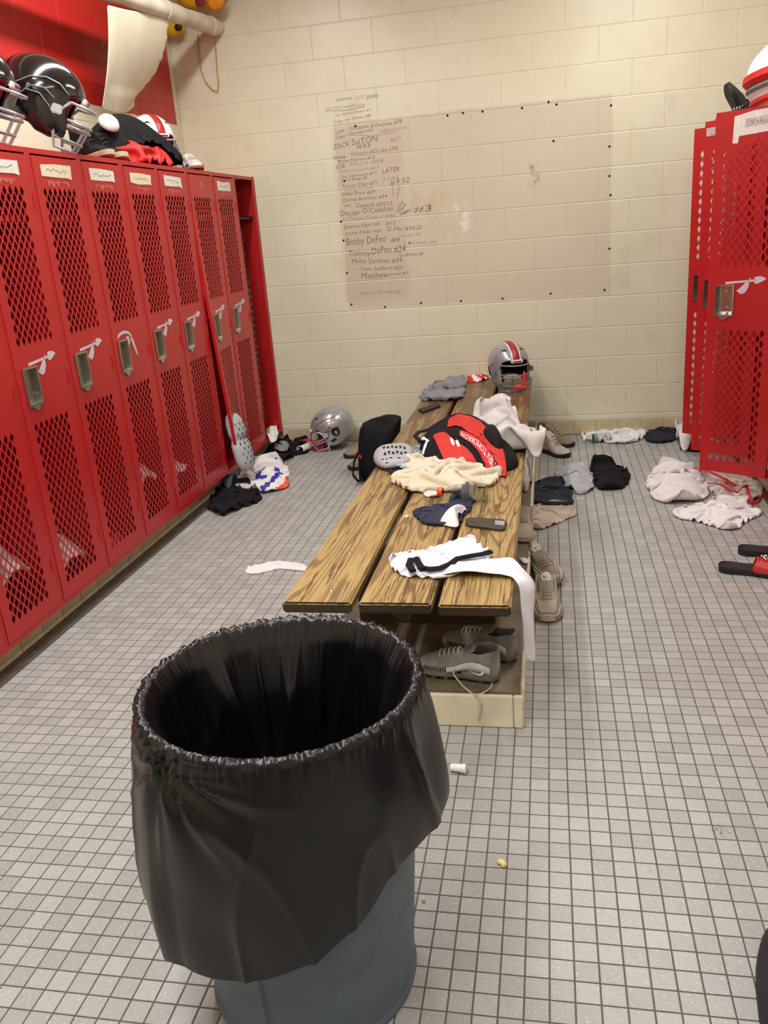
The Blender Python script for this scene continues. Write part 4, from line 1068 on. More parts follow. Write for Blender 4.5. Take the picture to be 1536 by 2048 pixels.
# red and black backpack
bp_out = [(836, 888), (842, 866), (870, 846), (890, 832), (905, 824), (945, 828), (985, 850), (1008, 862), (1028, 890), (1040, 914), (1010, 926), (985, 930), (930, 918), (880, 914), (850, 906)]
bpk = thing('backpack', 'red and black sports backpack lying on the bench', 'backpack', (-.42, 4.2, BZ))
DB_ = Dome(bp_out, BZ, .105, .045, .55, 21, .006)
soft('body', DB_.body(96), BLACKF, bpk, .003)
def bp_patch(name, pts, mat, off=.004, N=52): return soft(name, DB_.patch(pxpoly(pts, BZ+.09), off+.002, N), mat, bpk, .002)
bp_patch('red_panel', [(897, 848), (908, 830), (922, 829), (950, 843), (985, 866), (1005, 886), (1014, 908), (1010, 921), (998, 914), (985, 897), (952, 876), (915, 862), (893, 858)], REDF)
bp_patch('red_panel', [(862, 866), (884, 868), (905, 879), (936, 890), (955, 903), (966, 914), (945, 916), (915, 908), (888, 896), (874, 883)], REDF)
bp_patch('lettered_band', [(918, 868), (935, 870), (960, 882), (980, 896), (990, 908), (975, 912), (962, 898), (940, 884), (920, 876)], REDF, .0055, 40)
vs, fs, w = text_mb('NEV TOMORROW'); lp = []
ca_, cb_, cc_ = Vector((988, 907)), Vector((958, 885)), Vector((921, 872))
for p in vs:
    t_ = p.x/w; q = (1-t_)**2*ca_+2*t_*(1-t_)*cb_+t_*t_*cc_; d = (2*(1-t_)*(cb_-ca_)+2*t_*(cc_-cb_)).normalized(); nrm = Vector((-d.y, d.x))
    q = q+nrm*(-p.y*9.5+3.5); g3 = onz(q.x, q.y, BZ+.093); lp.append((g3.x, g3.y, float(DB_.h(np.array(g3.x), np.array(g3.y)))+.0115))
wp(MB().add(lp, fs), 'bag_lettering', PAPER, bpk, smooth=False)
for pts in ([(899, 878), (906, 879), (910, 886), (903, 885)], [(910, 880), (917, 881), (920, 888), (914, 887)]):
    bp_patch('emblem', pts, PAPER, .0075, 12)
bp_patch('emblem', [(896, 872), (905, 872), (932, 884), (930, 888), (912, 880)], BLACKF, .0055, 10)
for k_, (a, b) in enumerate((((838, 876), (848, 870)), ((848, 872), (856, 882)), ((856, 882), (846, 893)))):
    P_ = [onz(a[0]+(b[0]-a[0])*t_, a[1]+(b[1]-a[1])*t_, BZ+.06) for t_ in (0, .5, 1)]
    wp(MB().tube([(p.x, p.y, float(DB_.h(np.array(p.x), np.array(p.y)))+.004) for p in P_], .009, 6, flat=.4), 'side_emblem', PAPER, bpk)
strap_pts = [onz(u, v, BZ+.05) for u, v in ((842, 884), (830, 872), (838, 864), (858, 862), (880, 856), (900, 850))]
wp(MB().tube([Vector((p.x, p.y, max(p.z, float(DB_.h(np.array(p.x), np.array(p.y)))+.006))) for p in strap_pts], .014, 8, flat=.4), 'shoulder_strap', BLACKF, bpk)
cap = Dome([(958, 868), (968, 850), (985, 846), (1000, 858), (1006, 878), (1000, 886), (978, 880)], BZ+.055, .075, .05, .55, 5, .003)
tag(soft('beanie', cap.body(30), BLACKF, None, .004), 'black knit beanie resting on the red backpack', 'beanie')
# grey knee pads with cut-out lattice
def lattice_pad(name, label, pts, z, H, tri, group=None, lift=.02):
    t = thing(name, label, 'pad', tuple(onz(*pts[0], z)), (0, 0, 0), group)
    D = Dome(pts, z, H, lift, .32, 8, .0015); soft('body', D.body(30), PLASTG, t, .005)
    for (u, v, s, up) in tri:
        p = [(u-s, v+s*.7*up), (u+s, v+s*.7*up), (u, v-s*.9*up)]
        q = [onz(a, b, z+H*.95) for a, b in p]; m3 = [(g_.x, g_.y, float(D.h(np.array(g_.x), np.array(g_.y)))+.0045) for g_ in q]
        wp(MB().poly(m3, (0, 0, .0006)), 'cutout', HOLE, t, smooth=False)
    return t
tri = []
for r_, (v, n_, u0) in enumerate(((898, 6, 768), (908, 6, 766), (917, 6, 765), (926, 5, 767))):
    for k in range(n_): tri.append((u0+k*8.2+(4 if r_ % 2 else 0), v-k*.5, 3.2, 1 if (k+r_) % 2 else -1))
lattice_pad('knee_pad', 'grey plastic knee pad with triangular cut-outs at the bench edge', [(746, 915), (750, 900), (766, 892), (800, 888), (822, 890), (828, 905), (820, 922), (790, 928), (762, 930)], BZ+.012, .045, tri)
cloth('pad_sleeve', 'shiny grey sleeve of the knee pad tucked under the backpack', 'sleeve', [(820, 893), (845, 890), (870, 905), (890, 915), (860, 918), (825, 916)], BZ, M('slick_grey', (140, 144, 152), .4), comp=1.3, dome=.02, seed=31, N=26)
cloth('shorts_patterned', 'dark navy cloth with pale print poking from under the knee pad', 'cloth', [(772, 935), (790, 925), (812, 925), (818, 940), (800, 950), (782, 946)], BZ, DNAVYF, comp=1.25, dome=.012, seed=41, N=24)
for k, (u, v) in enumerate(((798, 932), (805, 936), (802, 928))):
    p = onz(u, v, BZ+.02); o = MB().lathe([(0, .002), (.012, .002), (.014, 0)], 10).build('print_mark', M('pale_blue_print', (150, 176, 206), .6), None); o.location = (p.x, p.y, BZ+.026); wparent(o, bpy.data.objects['shorts_patterned'])
cloth('cream_towel', 'thick cream terry towel bunched across the bench', 'towel', [(786, 955), (790, 946), (806, 938), (805, 922), (818, 910), (845, 912), (880, 916), (915, 909), (945, 903), (972, 910), (978, 922), (996, 930), (1000, 942), (985, 962), (960, 958), (925, 966), (880, 973), (835, 973), (805, 968)], BZ, CREAMT, lift=.03, comp=1.42, dome=.05, seed=17, N=52, bend=.8, amp=.024, freq=26, thick=.010)
cloth('ankle_sock', 'small white ankle sock beside the orange capped bottle', 'sock', [(844, 984), (852, 970), (872, 966), (884, 975), (880, 990), (858, 991)], BZ, OFFWF, comp=1.2, dome=.02, seed=6, N=22, amp=.004)
# clear bottle with orange cap
pa, pb = onz(876, 983, BZ+.034), onz(973, 987, BZ+.034)
bt_ = thing('bottle', 'empty clear plastic bottle with an orange cap lying on the bench', 'bottle', (pa.x, pa.y, BZ))
d = (pb-pa); Lb = d.length; rotm = Matrix.Translation(pa) @ d.to_track_quat('Z', 'Y').to_matrix().to_4x4()
prof = [(.013, .018), (.014, .03), (.020, .045), (.032, .075), (.0335, .09), (.0318, .10), (.0335, .115), (.0335, Lb-.06), (.0318, Lb-.052), (.0335, Lb-.04), (.033, Lb-.008), (.026, Lb), (.012, Lb-.008), (0, Lb-.006)]
wp(MB().lathe(prof, 24).xf(rotm), 'bottle_body', CLEAR, bt_); bt_.children[0].modifiers.new('solid', 'SOLIDIFY').thickness = .0012
wp(MB().lathe([(0, 0), (.0165, 0), (.018, .003), (.018, .02), (.014, .022)], 20).xf(rotm), 'bottle_cap', ORANGE, bt_)
wp(MB().lathe([(.0342, Lb*.52), (.0342, Lb*.78)], 24).xf(rotm), 'bottle_label', M('faint_label', (235, 238, 240), .2, trans=.9), bt_)
cloth('navy_shorts', 'crumpled navy shorts on the middle plank', 'shorts', [(825, 1022), (838, 1010), (870, 1004), (905, 998), (924, 976), (934, 984), (946, 992), (944, 1010), (925, 1026), (905, 1040), (868, 1042), (840, 1036)], BZ, NAVYF, lift=.02, comp=1.42, dome=.035, seed=23, N=46, freq=42, amp=.02)
cloth('white_ankle_sock', 'white ankle sock lying against the navy shorts', 'sock', [(874, 1044), (890, 1032), (910, 1020), (930, 1009), (936, 1016), (922, 1030), (914, 1036), (920, 1050), (900, 1051)], BZ, WHITEF, comp=1.08, dome=.05, seed=12, N=26, amp=.003, sup_k=.95)
ph = px_box('smartphone', 'smartphone in a dark case with camera block on the bench', 'phone', [(931, 1037), (940, 1034), (1008, 1038), (1014, 1043), (1010, 1056), (1002, 1058), (936, 1049), (931, 1045)], BZ, .011, M('olive_black_case', (58, 50, 38), .5))
cp = [onz(u, v, BZ+.013) for u, v in ((990, 1041), (1010, 1043), (1008, 1051), (990, 1049))]
o = MB().poly([Vector((p.x, p.y, BZ+.0115)) for p in cp], (0, 0, .003)).build('camera_block', M('silver_camera', (196, 196, 204), .3, .5), None); wparent(o, ph)
# white jersey with black trim and a sleeve hanging over the edge
jr = thing('jersey', 'white jersey with black trim, one sleeve hanging over the bench edge', 'jersey', (-.3, 2.6, BZ))
Pj = cloth_grid(pxpoly([(779, 1112), (800, 1100), (850, 1092), (900, 1078), (938, 1068), (960, 1082), (984, 1102), (975, 1112), (940, 1116), (905, 1128), (930, 1128), (890, 1146), (850, 1147), (800, 1143), (785, 1130)], BZ+.02), BZ, N=44, comp=1.32, dome=.04, seed=33, freq=26, amp=.02, bend=.5)
wparent(cloth_obj('jersey_body', Pj, WHITEJ, .0025), jr)
sl = []; wj = Wn(77, 6)
y0_ = onz(1030, 1150, BZ).y
for i in range(44):
    s = i/43; row = []
    for k in range(16):
        q = k/15
        wid = .135-.02*s if s < .55 else .124-.05*(s-.55)/.45
        yc = onz(940, 1140, BZ).y-.02*s if s < .55 else y0_-.02-.03*(s-.55)
        yy_ = yc+(q-.5)*wid
        fold = .008*float(wj(s*15, q*8))+.005*math.sin(q*11+s*6)+.006*(1-min(1, abs(float(wj(s*9+3, q*5)))*1.6))**2
        if s < .55:
            x_ = -.40+(.292)*(s/.55); z_ = BZ+.007+abs(fold)*1.2+.012*math.sin(q*PI)*(1-s)
        else:
            f = (s-.55)/.45; x_ = -.106+(.012+.040*math.sin(q*PI)**.7)*math.sin(min(1, f*5)*PI/2)+fold*.8+.004; z_ = BZ+.010-(.27+.03*math.sin(q*PI)+.012*math.sin(q*14))*max(0, f-.04)
        row.append(Vector((x_, yy_, z_)))
    sl.append(row)
wp(MB().grid(sl), 'jersey_sleeve', WHITEJ, jr, smooth='all'); addmod(jr.children[-1], 'sub', 1); addmod(jr.children[-1], 'solid', .0025)
def trim_tube(pts, r, dz=.02):
    P_ = [onz(u, v, BZ+dz) for u, v in pts]; wp(MB().tube(P_, r, 8, flat=.45), 'black_trim', BLACKF, jr)
trim_tube([(826, 1142), (818, 1130), (822, 1118), (832, 1116), (838, 1128), (846, 1138)], .012, .03)
trim_tube([(838, 1134), (858, 1138), (880, 1136), (900, 1128), (915, 1117), (940, 1112), (965, 1108), (982, 1103)], .013, .026)
cloth('paper_scrap', 'torn white paper scrap on the bench between the planks', 'paper', [(806, 1032), (813, 1029), (820, 1027), (817, 1031)], BZ, PAPER, comp=1.05, seed=3, N=8, thick=.001, amp=.002)

# ================================================================== UNDER AND BEHIND THE BENCH
PT = PH-.004
def cleat_at(name, label, heel, toe, z, **kw):
    a, b = onz(*heel, z), onz(*toe, z); d = b-a; ang = math.atan2(d.x, -d.y)
    c = (a+b)/2; return shoe(name, label, (c.x, c.y, z), (kw.pop('rx', 0), kw.pop('ry', 0), ang), **kw)
cleat_at('cleat', 'dirty grey cleat with loose lace on the plinth under the bench', (1000, 1362), (836, 1338), PT, upper=CLEATG, sole=CLEATD, trim=CLEATW, style='cleat', L=.285, collar=.105, lacecol=LACE, cat='cleat', group='pair of grey cleats')
cleat_at('cleat', 'second grey cleat behind the loose-laced one under the bench', (1030, 1322), (890, 1290), PT, upper=CLEATG, sole=CLEATD, trim=CLEATW, style='cleat', L=.28, collar=.095, cat='cleat', group='pair of grey cleats')
lc_ = [onz(u, v, PT+dz) for u, v, dz in ((905, 1312, .06), (904, 1330, .05), (908, 1350, .03), (925, 1372, .004), (945, 1388, .004))]+[Vector((onz(952, 1392, PT).x+dx_, PY0-.004, zz)) for dx_, zz in ((.004, PH+.002), (.016, .085), (.012, .055), (.004, .03))]
tag(MB().tube(lc_, .0028, 6).build('shoelace', LACE), 'long loose shoelace trailing over the plinth front', 'shoelace')
tag(MB().tube([onz(u, v, PT+.004) for u, v in ((984, 1366), (982, 1376), (970, 1384), (962, 1388), (950, 1390))], .0026, 6).build('shoelace', LACE), 'short shoelace loop behind the cleat heel', 'shoelace')
# sneakers on the floor right of the plinth
shoe('sneaker', 'dirty beige sneaker with white tongue badge standing on the floor by the plinth', (-.018, 3.115, 0), (0, 0, R_(2)), upper=SNEAK, sole=SNEAKL, trim=SNEAKD, L=.29, W=.112, collar=.098, style='sneaker', tonguecol=M('grey_tongue', (150, 146, 140), .8), group='pair of beige sneakers', cat='sneaker')
shoe('sneaker', 'beige sneaker leaning against the plinth behind its pair', (-.022, 3.43, .012), (0, R_(-14), R_(18)), upper=SNEAKD, sole=SNEAKD, trim=SNEAK, L=.285, W=.112, collar=.096, style='sneaker', tonguecol=M('grey_tongue', (150, 146, 140), .8), group='pair of beige sneakers', cat='sneaker')
cloth('wrapper', 'scrap of white wrapper caught on the plinth edge', 'wrapper', [(1036, 1112), (1048, 1111), (1062, 1118), (1048, 1124)], PH+.001, PAPER, comp=1.1, seed=5, N=10, thick=.001, amp=.004)
cleat_at('old_sneaker', 'worn tan sneaker tucked on the plinth beside the beige cloth', (1052, 1045), (1044, 1090), PT, upper=SNEAK, sole=SNEAKL, trim=SNEAKD, L=.27, collar=.09, style='boot', cat='shoe')
cloth('grey_rag', 'grey-white rag pushed under the bench edge', 'rag', [(1040, 965), (1044, 925), (1058, 915), (1066, 935), (1064, 962), (1052, 975)], PT, OFFWF, comp=1.4, dome=.08, seed=19, N=30, lift=.04)
for k, (xx_, yy_, a_) in enumerate(((.030, 5.46, 40), (.045, 5.70, 60))):
    shoe('boot', ('tan lace-up boot on the floor behind the bench end', 'darker lace-up boot against the wall behind the bench end')[k], (xx_+.0, yy_, 0), (0, 0, R_(a_)), upper=(BEIGEF, TANSUEDE)[k], sole=RUBBLK, trim=TANSUEDE, L=.28, collar=.15, style='boot', cat='boot')

# ================================================================== RIGHT-HAND FLOOR
cloth('navy_shorts', 'dark blue-black shorts heap by the plinth, next to the grey shirt', 'shorts', [(1063, 1002), (1062, 975), (1085, 958), (1120, 958), (1140, 975), (1146, 992), (1138, 1005), (1105, 1008), (1080, 1003)], 0, M('blue_black_fabric', (30, 38, 52), .8, bump=.3, bscale=250), lift=.02, comp=1.45, dome=.05, seed=51, N=40)
cloth('grey_tee', 'light grey shirt thrown over dark shorts on the floor', 'shirt', [(1104, 938), (1125, 930), (1150, 926), (1164, 922), (1178, 935), (1190, 968), (1172, 982), (1150, 984), (1132, 970), (1118, 955)], 0, M('pale_grey_cloth', (168, 170, 172), .85, bump=.2, bscale=250), lift=.02, comp=1.18, dome=.06, seed=52, N=36, freq=18, amp=.01)
cloth('black_hoodie', 'black clothes heap between the grey shirt and the white towel', 'clothes', [(1184, 940), (1186, 926), (1205, 918), (1228, 928), (1250, 932), (1263, 948), (1252, 968), (1225, 976), (1195, 973)], 0, BLACKF, lift=.02, comp=1.5, dome=.05, seed=53, N=40)
cloth('beige_shirt', 'crumpled beige shirt on the floor beside the plinth', 'shirt', [(1063, 1052), (1064, 1014), (1090, 1005), (1125, 1004), (1145, 1012), (1153, 1024), (1135, 1036), (1100, 1050), (1075, 1058)], 0, BEIGEF, lift=.012, comp=1.4, dome=.03, seed=54, N=42)
cloth('floor_towel', 'thick white towel heap on the floor before the open lockers', 'towel', [(1293, 962), (1294, 945), (1310, 930), (1330, 915), (1345, 914), (1365, 924), (1385, 920), (1398, 935), (1414, 950), (1417, 972), (1395, 986), (1350, 993), (1310, 981)], 0, M('off_white_cotton', (214, 209, 205), .9, var=.05, bump=.2, bscale=250), lift=.05, comp=1.38, dome=.11, seed=55, N=48, bend=.6, amp=.03, freq=20, thick=.005)
cloth('white_tee', 'white shirt spread on the floor nearest the red slides', 'shirt', [(1350, 1024), (1360, 1010), (1390, 1004), (1420, 1000), (1440, 986), (1462, 983), (1490, 992), (1500, 1010), (1520, 1014), (1512, 1028), (1496, 1034), (1470, 1052), (1440, 1050), (1410, 1040), (1375, 1032)], 0, WHITEF, lift=.025, comp=1.48, dome=.055, seed=56, N=52, freq=34, amp=.024)
cloth('grey_bag_cloth', 'grey and white cloth bag spilling from under the open red door', 'bag', [(1408, 965), (1420, 945), (1450, 944), (1490, 950), (1522, 962), (1528, 985), (1500, 1000), (1460, 996), (1430, 988)], 0, OFFWF, lift=.015, comp=1.35, dome=.03, seed=57, N=40)
def ribbon(name, label, pts, r, mat, cat='strap', flat=.25):
    return tag(MB().tube(pts, r, 6, flat=flat).build(name, mat), label, cat)
ribbon('red_strap', 'flat red webbing strap running under the open door', [onz(u, v, z) for u, v, z in ((1388, 936, .05), (1420, 944, .06), (1450, 958, .05), (1470, 972, .05))], .013, REDF)
ribbon('red_strap', 'red webbing strap looping beside the white shirt', [onz(u, v, z) for u, v, z in ((1418, 966, .06), (1440, 968, .07), (1462, 982, .05), (1476, 985, .05), (1484, 974, .06), (1494, 972, .06), (1498, 992, .03), (1504, 1006, .02), (1518, 1004, .03), (1528, 984, .07))], .012, REDF)
slide('slide', 'red and black slide sandal on the tile floor, strap facing the white shirt', (.965, 3.68, 0), (0, 0, R_(80)), 'pair of red slides')
slide('slide', 'front red and black slide sandal with pale emblem on its strap', (.845, 3.475, 0), (0, 0, R_(76)), 'pair of red slides')
cloth('white_rag', 'white cloth strewn along the base of the block wall', 'cloth', [(1162, 874), (1180, 862), (1212, 852), (1240, 856), (1268, 860), (1290, 856), (1292, 874), (1262, 884), (1225, 884), (1190, 880)], 0, WHITEF, lift=.012, comp=1.5, dome=.03, seed=58, N=42)
cloth('navy_cloth', 'dark navy cloth heap by the wall next to the lockers', 'clothes', [(1286, 874), (1294, 858), (1318, 848), (1345, 846), (1358, 858), (1354, 872), (1320, 880)], 0, DNAVYF, lift=.03, comp=1.4, dome=.07, seed=59, N=36)
cloth('white_cloth_bundle', 'white bundle in the corner under the open locker doors', 'cloth', [(1352, 872), (1354, 842), (1368, 838), (1382, 860), (1384, 884), (1364, 890)], 0, WHITEF, lift=.05, comp=1.35, dome=.12, seed=60, N=30)
cloth('black_cloth', 'flat black cloth under the edges of the open locker doors', 'cloth', [(1356, 899), (1370, 886), (1396, 880), (1420, 884), (1430, 900), (1402, 904)], 0, BLACKF, lift=.008, comp=1.2, dome=.01, seed=61, N=28)
wb_a, wb_b = onz(1165, 873, .032), onz(1208, 870, .032); wbt = thing('water_bottle', 'small clear water bottle lying by the wall on the white cloth', 'bottle', (wb_a.x, wb_a.y, 0))
d = wb_b-wb_a; rotm = Matrix.Translation(wb_a+Vector((0, -.07, 0))) @ d.to_track_quat('Z', 'Y').to_matrix().to_4x4(); Lb = .19
wp(MB().lathe([(.012, .014), (.016, .03), (.030, .06), (.031, Lb-.03), (.0295, Lb-.02), (.031, Lb-.01), (.02, Lb), (0, Lb)], 20).xf(rotm), 'bottle_body', CLEAR, wbt); wbt.children[0].modifiers.new('solid', 'SOLIDIFY').thickness = .0012
wp(MB().lathe([(.0318, .07), (.0318, .095)], 20).xf(rotm), 'bottle_label', M('green_grey_label', (104, 130, 122), .4), wbt)
wp(MB().lathe([(0, 0), (.014, 0), (.014, .015), (.012, .016)], 14).xf(rotm), 'bottle_cap', PAPER, wbt)
# litter near the can
rp = onz(917, 1536, .012); t = thing('paper_cup', 'small white paper cup lying on the tiles behind the trash can', 'cup', (rp.x, rp.y, 0))
mr = Matrix.Translation((rp.x-.022, rp.y, .0135)) @ Matrix.Rotation(PI/2, 4, 'Y') @ Matrix.Rotation(.1, 4, 'X')
wp(MB().lathe([(.0105, 0), (.0135, .044), (.0128, .044), (.0098, .002), (0, .002)], 18).xf(mr), 'cup_wall', PAPER, t)
wp(MB().lathe([(.0, -.0004), (.0102, -.0004), (.0102, .003)], 18).xf(mr), 'cup_base', M('yellow_stain', (214, 186, 110), .6), t)
def crumb(label, u, v, s, seed):
    p = onz(u, v, 0); r = random.Random(seed); m = MB(); n_ = 9
    pts = [(s*(.6+.6*r.random())*math.cos(2*PI*i/n_), s*(.6+.6*r.random())*math.sin(2*PI*i/n_)) for i in range(n_)]
    vs_ = [(p.x+x, p.y+y, .001+.003*r.random()) for x, y in pts]+[(p.x, p.y, .006)]
    m.add(vs_, [(i, (i+1) % n_, n_) for i in range(n_)]); o = m.build('chip_crumb', M('yellow_chip', (228, 208, 130), .7), None, mods=[('solid', .0015, 0)]); return tag(o, label, 'crumb')
crumb('broken yellow chip on the open tile floor', 1005, 1727, .014, 4); crumb('tiny yellow crumb beside the trash can', 848, 1803, .006, 8)
tag(MB().poly([tuple(onz(u, v, .0015)) for u, v in ((184, 1160), (198, 1163), (206, 1170), (190, 1165))], (0, 0, .001)).build('red_scrap', M('bright_red_paper', (232, 50, 44), .6), None, smooth=False), 'bright red paper scrap on the locker base strip', 'scrap')
# dark bag at the right edge of the frame
DD = Dome([(0, 0), (1, 0), (0, 1)], 0, .3); DD.c, DD.R = star([(.38, 1.0), (.385, 1.36), (.45, 1.53), (.75, 1.58), (.95, 1.4), (.9, 1.05), (.6, .95)]); DD.H, DD.pw, DD.rg = .19, .42, .006
tag(soft('duffel_bag', DD.body(40), M('purple_black_cloth', (30, 27, 36), .8, bump=.3, bscale=200), None, .004), 'dark purple-black duffel bag standing on the tiles', 'bag')
# ================================================================== LEFT-HAND FLOOR
cloth('long_sock', 'long white sock lying on the tiles beside the bench', 'sock', [(489, 1143), (494, 1134), (520, 1127), (545, 1120), (585, 1122), (612, 1127), (616, 1142), (590, 1138), (560, 1134), (530, 1142), (505, 1146)], 0, WHITEF, lift=.008, comp=1.15, dome=.012, seed=70, N=34, amp=.005)
cloth('black_shirt', 'black shirt heap on the floor below the bent locker door', 'shirt', [(416, 1008), (424, 985), (445, 972), (470, 962), (505, 968), (523, 988), (512, 1004), (478, 1012), (448, 1028), (430, 1022)], 0, BLACKF, lift=.02, comp=1.5, dome=.05, seed=71, N=42)
cloth('cream_shirt', 'soiled cream shirt between the locker and the blue-white jersey', 'shirt', [(468, 968), (474, 945), (496, 932), (512, 942), (510, 965), (490, 976)], 0, OFFWF, lift=.03, comp=1.35, dome=.06, seed=72, N=34)
jb = cloth('printed_jersey', 'white jersey with royal blue figures on the floor by the lockers', 'jersey', [(500, 970), (504, 940), (510, 920), (535, 912), (560, 918), (576, 930), (578, 945), (570, 968), (540, 976), (518, 980)], 0, [WHITEF, BLUEF, ORANGE], lift=.03, comp=1.35, dome=.07, seed=73, N=48)
cj = onz(540, 945, .03)
for pl in jb.data.polygons:
    x_, y_ = pl.center.x-cj.x, pl.center.y-cj.y; r_ = math.hypot(x_*1.1+.01, (y_+.02)*.62)
    if .046 < r_ < .082 and not (x_ > .02 and y_ < 0): pl.material_index = 1
    elif x_ < -.06 and y_ < -.13: pl.material_index = 1
    elif x_ > .145: pl.material_index = 2
    elif abs(x_-.075) < .018 and y_ < .0: pl.material_index = 1
cloth('black_trousers', 'black and grey clothes heap near the doorless locker', 'clothes', [(532, 908), (536, 890), (548, 878), (575, 876), (588, 890), (582, 912), (560, 922), (540, 918)], 0, BLACKF, lift=.02, comp=1.45, dome=.06, seed=74, N=38)
cloth('grey_band', 'grey band of cloth lying on the black clothes heap', 'cloth', [(546, 892), (552, 882), (572, 880), (580, 890), (572, 897), (556, 898)], .045, GREYF, lift=.02, comp=1.3, dome=.02, seed=75, N=22)
cloth('black_sweater', 'black sweater heap beside the silver helmet lying on the floor', 'clothes', [(580, 904), (582, 886), (596, 874), (618, 876), (622, 892), (605, 902)], 0, BLACKF, lift=.03, comp=1.4, dome=.06, seed=76, N=32)
cloth('pink_cloth', 'pink cloth under the black sweater along the wall', 'cloth', [(566, 880), (590, 870), (630, 876), (655, 890), (640, 902), (615, 896)], 0, PINKF, lift=.01, comp=1.25, dome=.02, seed=77, N=30)
so = thing('sock_roll', 'rolled white sock with open end on the floor near the silver helmet', 'sock', tuple(onz(598, 902, 0)))
wp(MB().tube([onz(u, v, .03) for u, v in ((600, 899), (608, 896), (617, 892), (625, 889))], [.034, .030, .032, .026], 12, flat=.8, caps=False), 'sock_body', WHITEF, so); addmod(so.children[-1], 'solid', .004)
helmet('football_helmet', 'silver football helmet with red chin strap lying on the floor by the wall', HSILVER, MASKC, (-1.515, 5.79, .03), (R_(16), R_(-10), R_(-68)), pad=PADRED, stripe=False, strap=HRED, scale=1.12)
ribbon('chin_strap', 'dark red chin strap standing out of the floor helmet', [ony(u, v, 5.62) for u, v in ((668, 834), (650, 840), (632, 852), (622, 866), (622, 882), (632, 893))], .010, HRED, flat=.3)
for k, (xx_, yy_, a_) in enumerate(((-1.29, 5.55, -60), (-1.20, 5.26, -50))):
    shoe('tan_boot', ('tan suede boot half behind the black backpack, next to the silver helmet', 'tan suede boot pressed against the black backpack strap')[k], (xx_, yy_, 0), (0, 0, R_(a_)), upper=TANSUEDE, sole=RUBBLK, trim=TANSUEDE, L=.28, collar=.12, style='boot', cat='boot', group='tan boots')
# black backpack on the floor against the bench
bkp = thing('floor_backpack', 'black backpack slumped on the floor against the bench', 'backpack', (-1.06, 5.0, 0))
wb_ = Wn(5, 8); wc_ = Wn(6, 8); G = []
for j in range(34):
    t_ = j/33; row = []
    for k in range(60):
        a = 2*PI*k/60; ca, sa = math.cos(a), math.sin(a)
        rr = (1-.55*max(0, t_-.5)**1.6)*(.95+.07*float(wb_(ca*2.6, sa*2.6, t_*4)))-.10*ridge(float(wc_(ca*3.2, sa*3.2+t_*2, t_*6)))**3
        if t_ > .94: rr *= (1-t_)/.06*.9+.1
        sq = (abs(ca)**2.8+abs(sa)**2.8)**(-1/2.8)
        lean = .07*t_**1.5
        row.append(Vector((-1.075+.135*rr*sq*ca+.5*lean, 5.05+.155*rr*sq*sa+lean, .002+.335*math.sin(min(1, t_/.94)*PI/2)**.9+.018*float(wb_(ca*3, sa*3+1, t_*5))*t_)))
    G.append(row)
mb = MB().grid(G, wrap=True); mb.f += [tuple(range(60)), tuple(range(33*60, 34*60))]; mb.mi += [0, 0]
wp(mb, 'bag_body', BLACKF, bkp, smooth='all')
wp(MB().tube([onz(u, v, z) for u, v, z in ((716, 905, .22), (708, 925, .16), (706, 950, .06), (716, 962, .02), (735, 960, .02), (760, 966, .015))], .014, 8, flat=.4), 'shoulder_strap', BLACKF, bkp)
wp(MB().tube([onz(u, v, z) for u, v, z in ((728, 930, .14), (722, 945, .08), (730, 955, .03), (748, 958, .02))], .010, 8, flat=.4), 'shoulder_strap', BLACKF, bkp)
wp(MB().tube([onz(u, v, .17) for u, v in ((716, 913), (720, 911), (722, 916))], .006, 6), 'red_tag', REDF, bkp)
# shoulder/knee pads bulging out of the bent locker
kp = thing('leg_pad', 'pale grey perforated leg pad sticking out of the bent locker door', 'pad', (-1.97, 4.86, 0))
G = []
for j in range(26):
    t_ = j/25; z_ = .10+.37*t_; end = math.sqrt(max(0, 1-abs(2*t_-1)**5))
    wv = (.02+.085*end)*(1-.25*t_)*(1-.16*math.exp(-((t_-.56)/.06)**2)); bul = .07*end*(1-.25*math.exp(-((t_-.56)/.06)**2))
    G.append([Vector((-1.985+.085*(1-t_)+bul*math.cos(a), 4.875+wv*math.sin(a)+.05*t_, z_)) for a in np.linspace(-PI/2*1.15, PI/2*1.15, 17)])
wp(MB().grid(G), 'pad_shell', PLASTG, kp, smooth='all'); addmod(kp.children[-1], 'solid', .02)
for r_ in range(9):
    for c_ in range(4):
        j = 4+r_*2; k = 4+c_*2+(r_ % 2); p = G[j][k]; q = G[j+1][k]; n_ = (G[j][k+1]-G[j][k-1]).cross(G[j+1][k]-G[j-1][k]).normalized(); n_ = n_ if n_.x > 0 else -n_
        wp(MB().tube([p+n_*.0015, q+n_*.0015], .004, 5, flat=.5), 'slot', HOLE, kp)
cloth('blue_trousers', 'slate blue trouser leg hanging out of the bent locker', 'trousers', [(440, 958), (450, 925), (462, 915), (472, 925), (468, 960), (452, 968)], .0, M('slate_blue', (72, 80, 94), .8, bump=.2), comp=1.3, dome=.06, seed=80, N=24, lift=.05)
cloth('locker_towel', 'white towel lying in the bottom of the doorless locker', 'towel', [(531, 868), (534, 850), (548, 846), (556, 856), (554, 870), (542, 876)], .106, WHITEF, comp=1.2, dome=.07, seed=81, N=26, lift=.04, sup_k=.9)
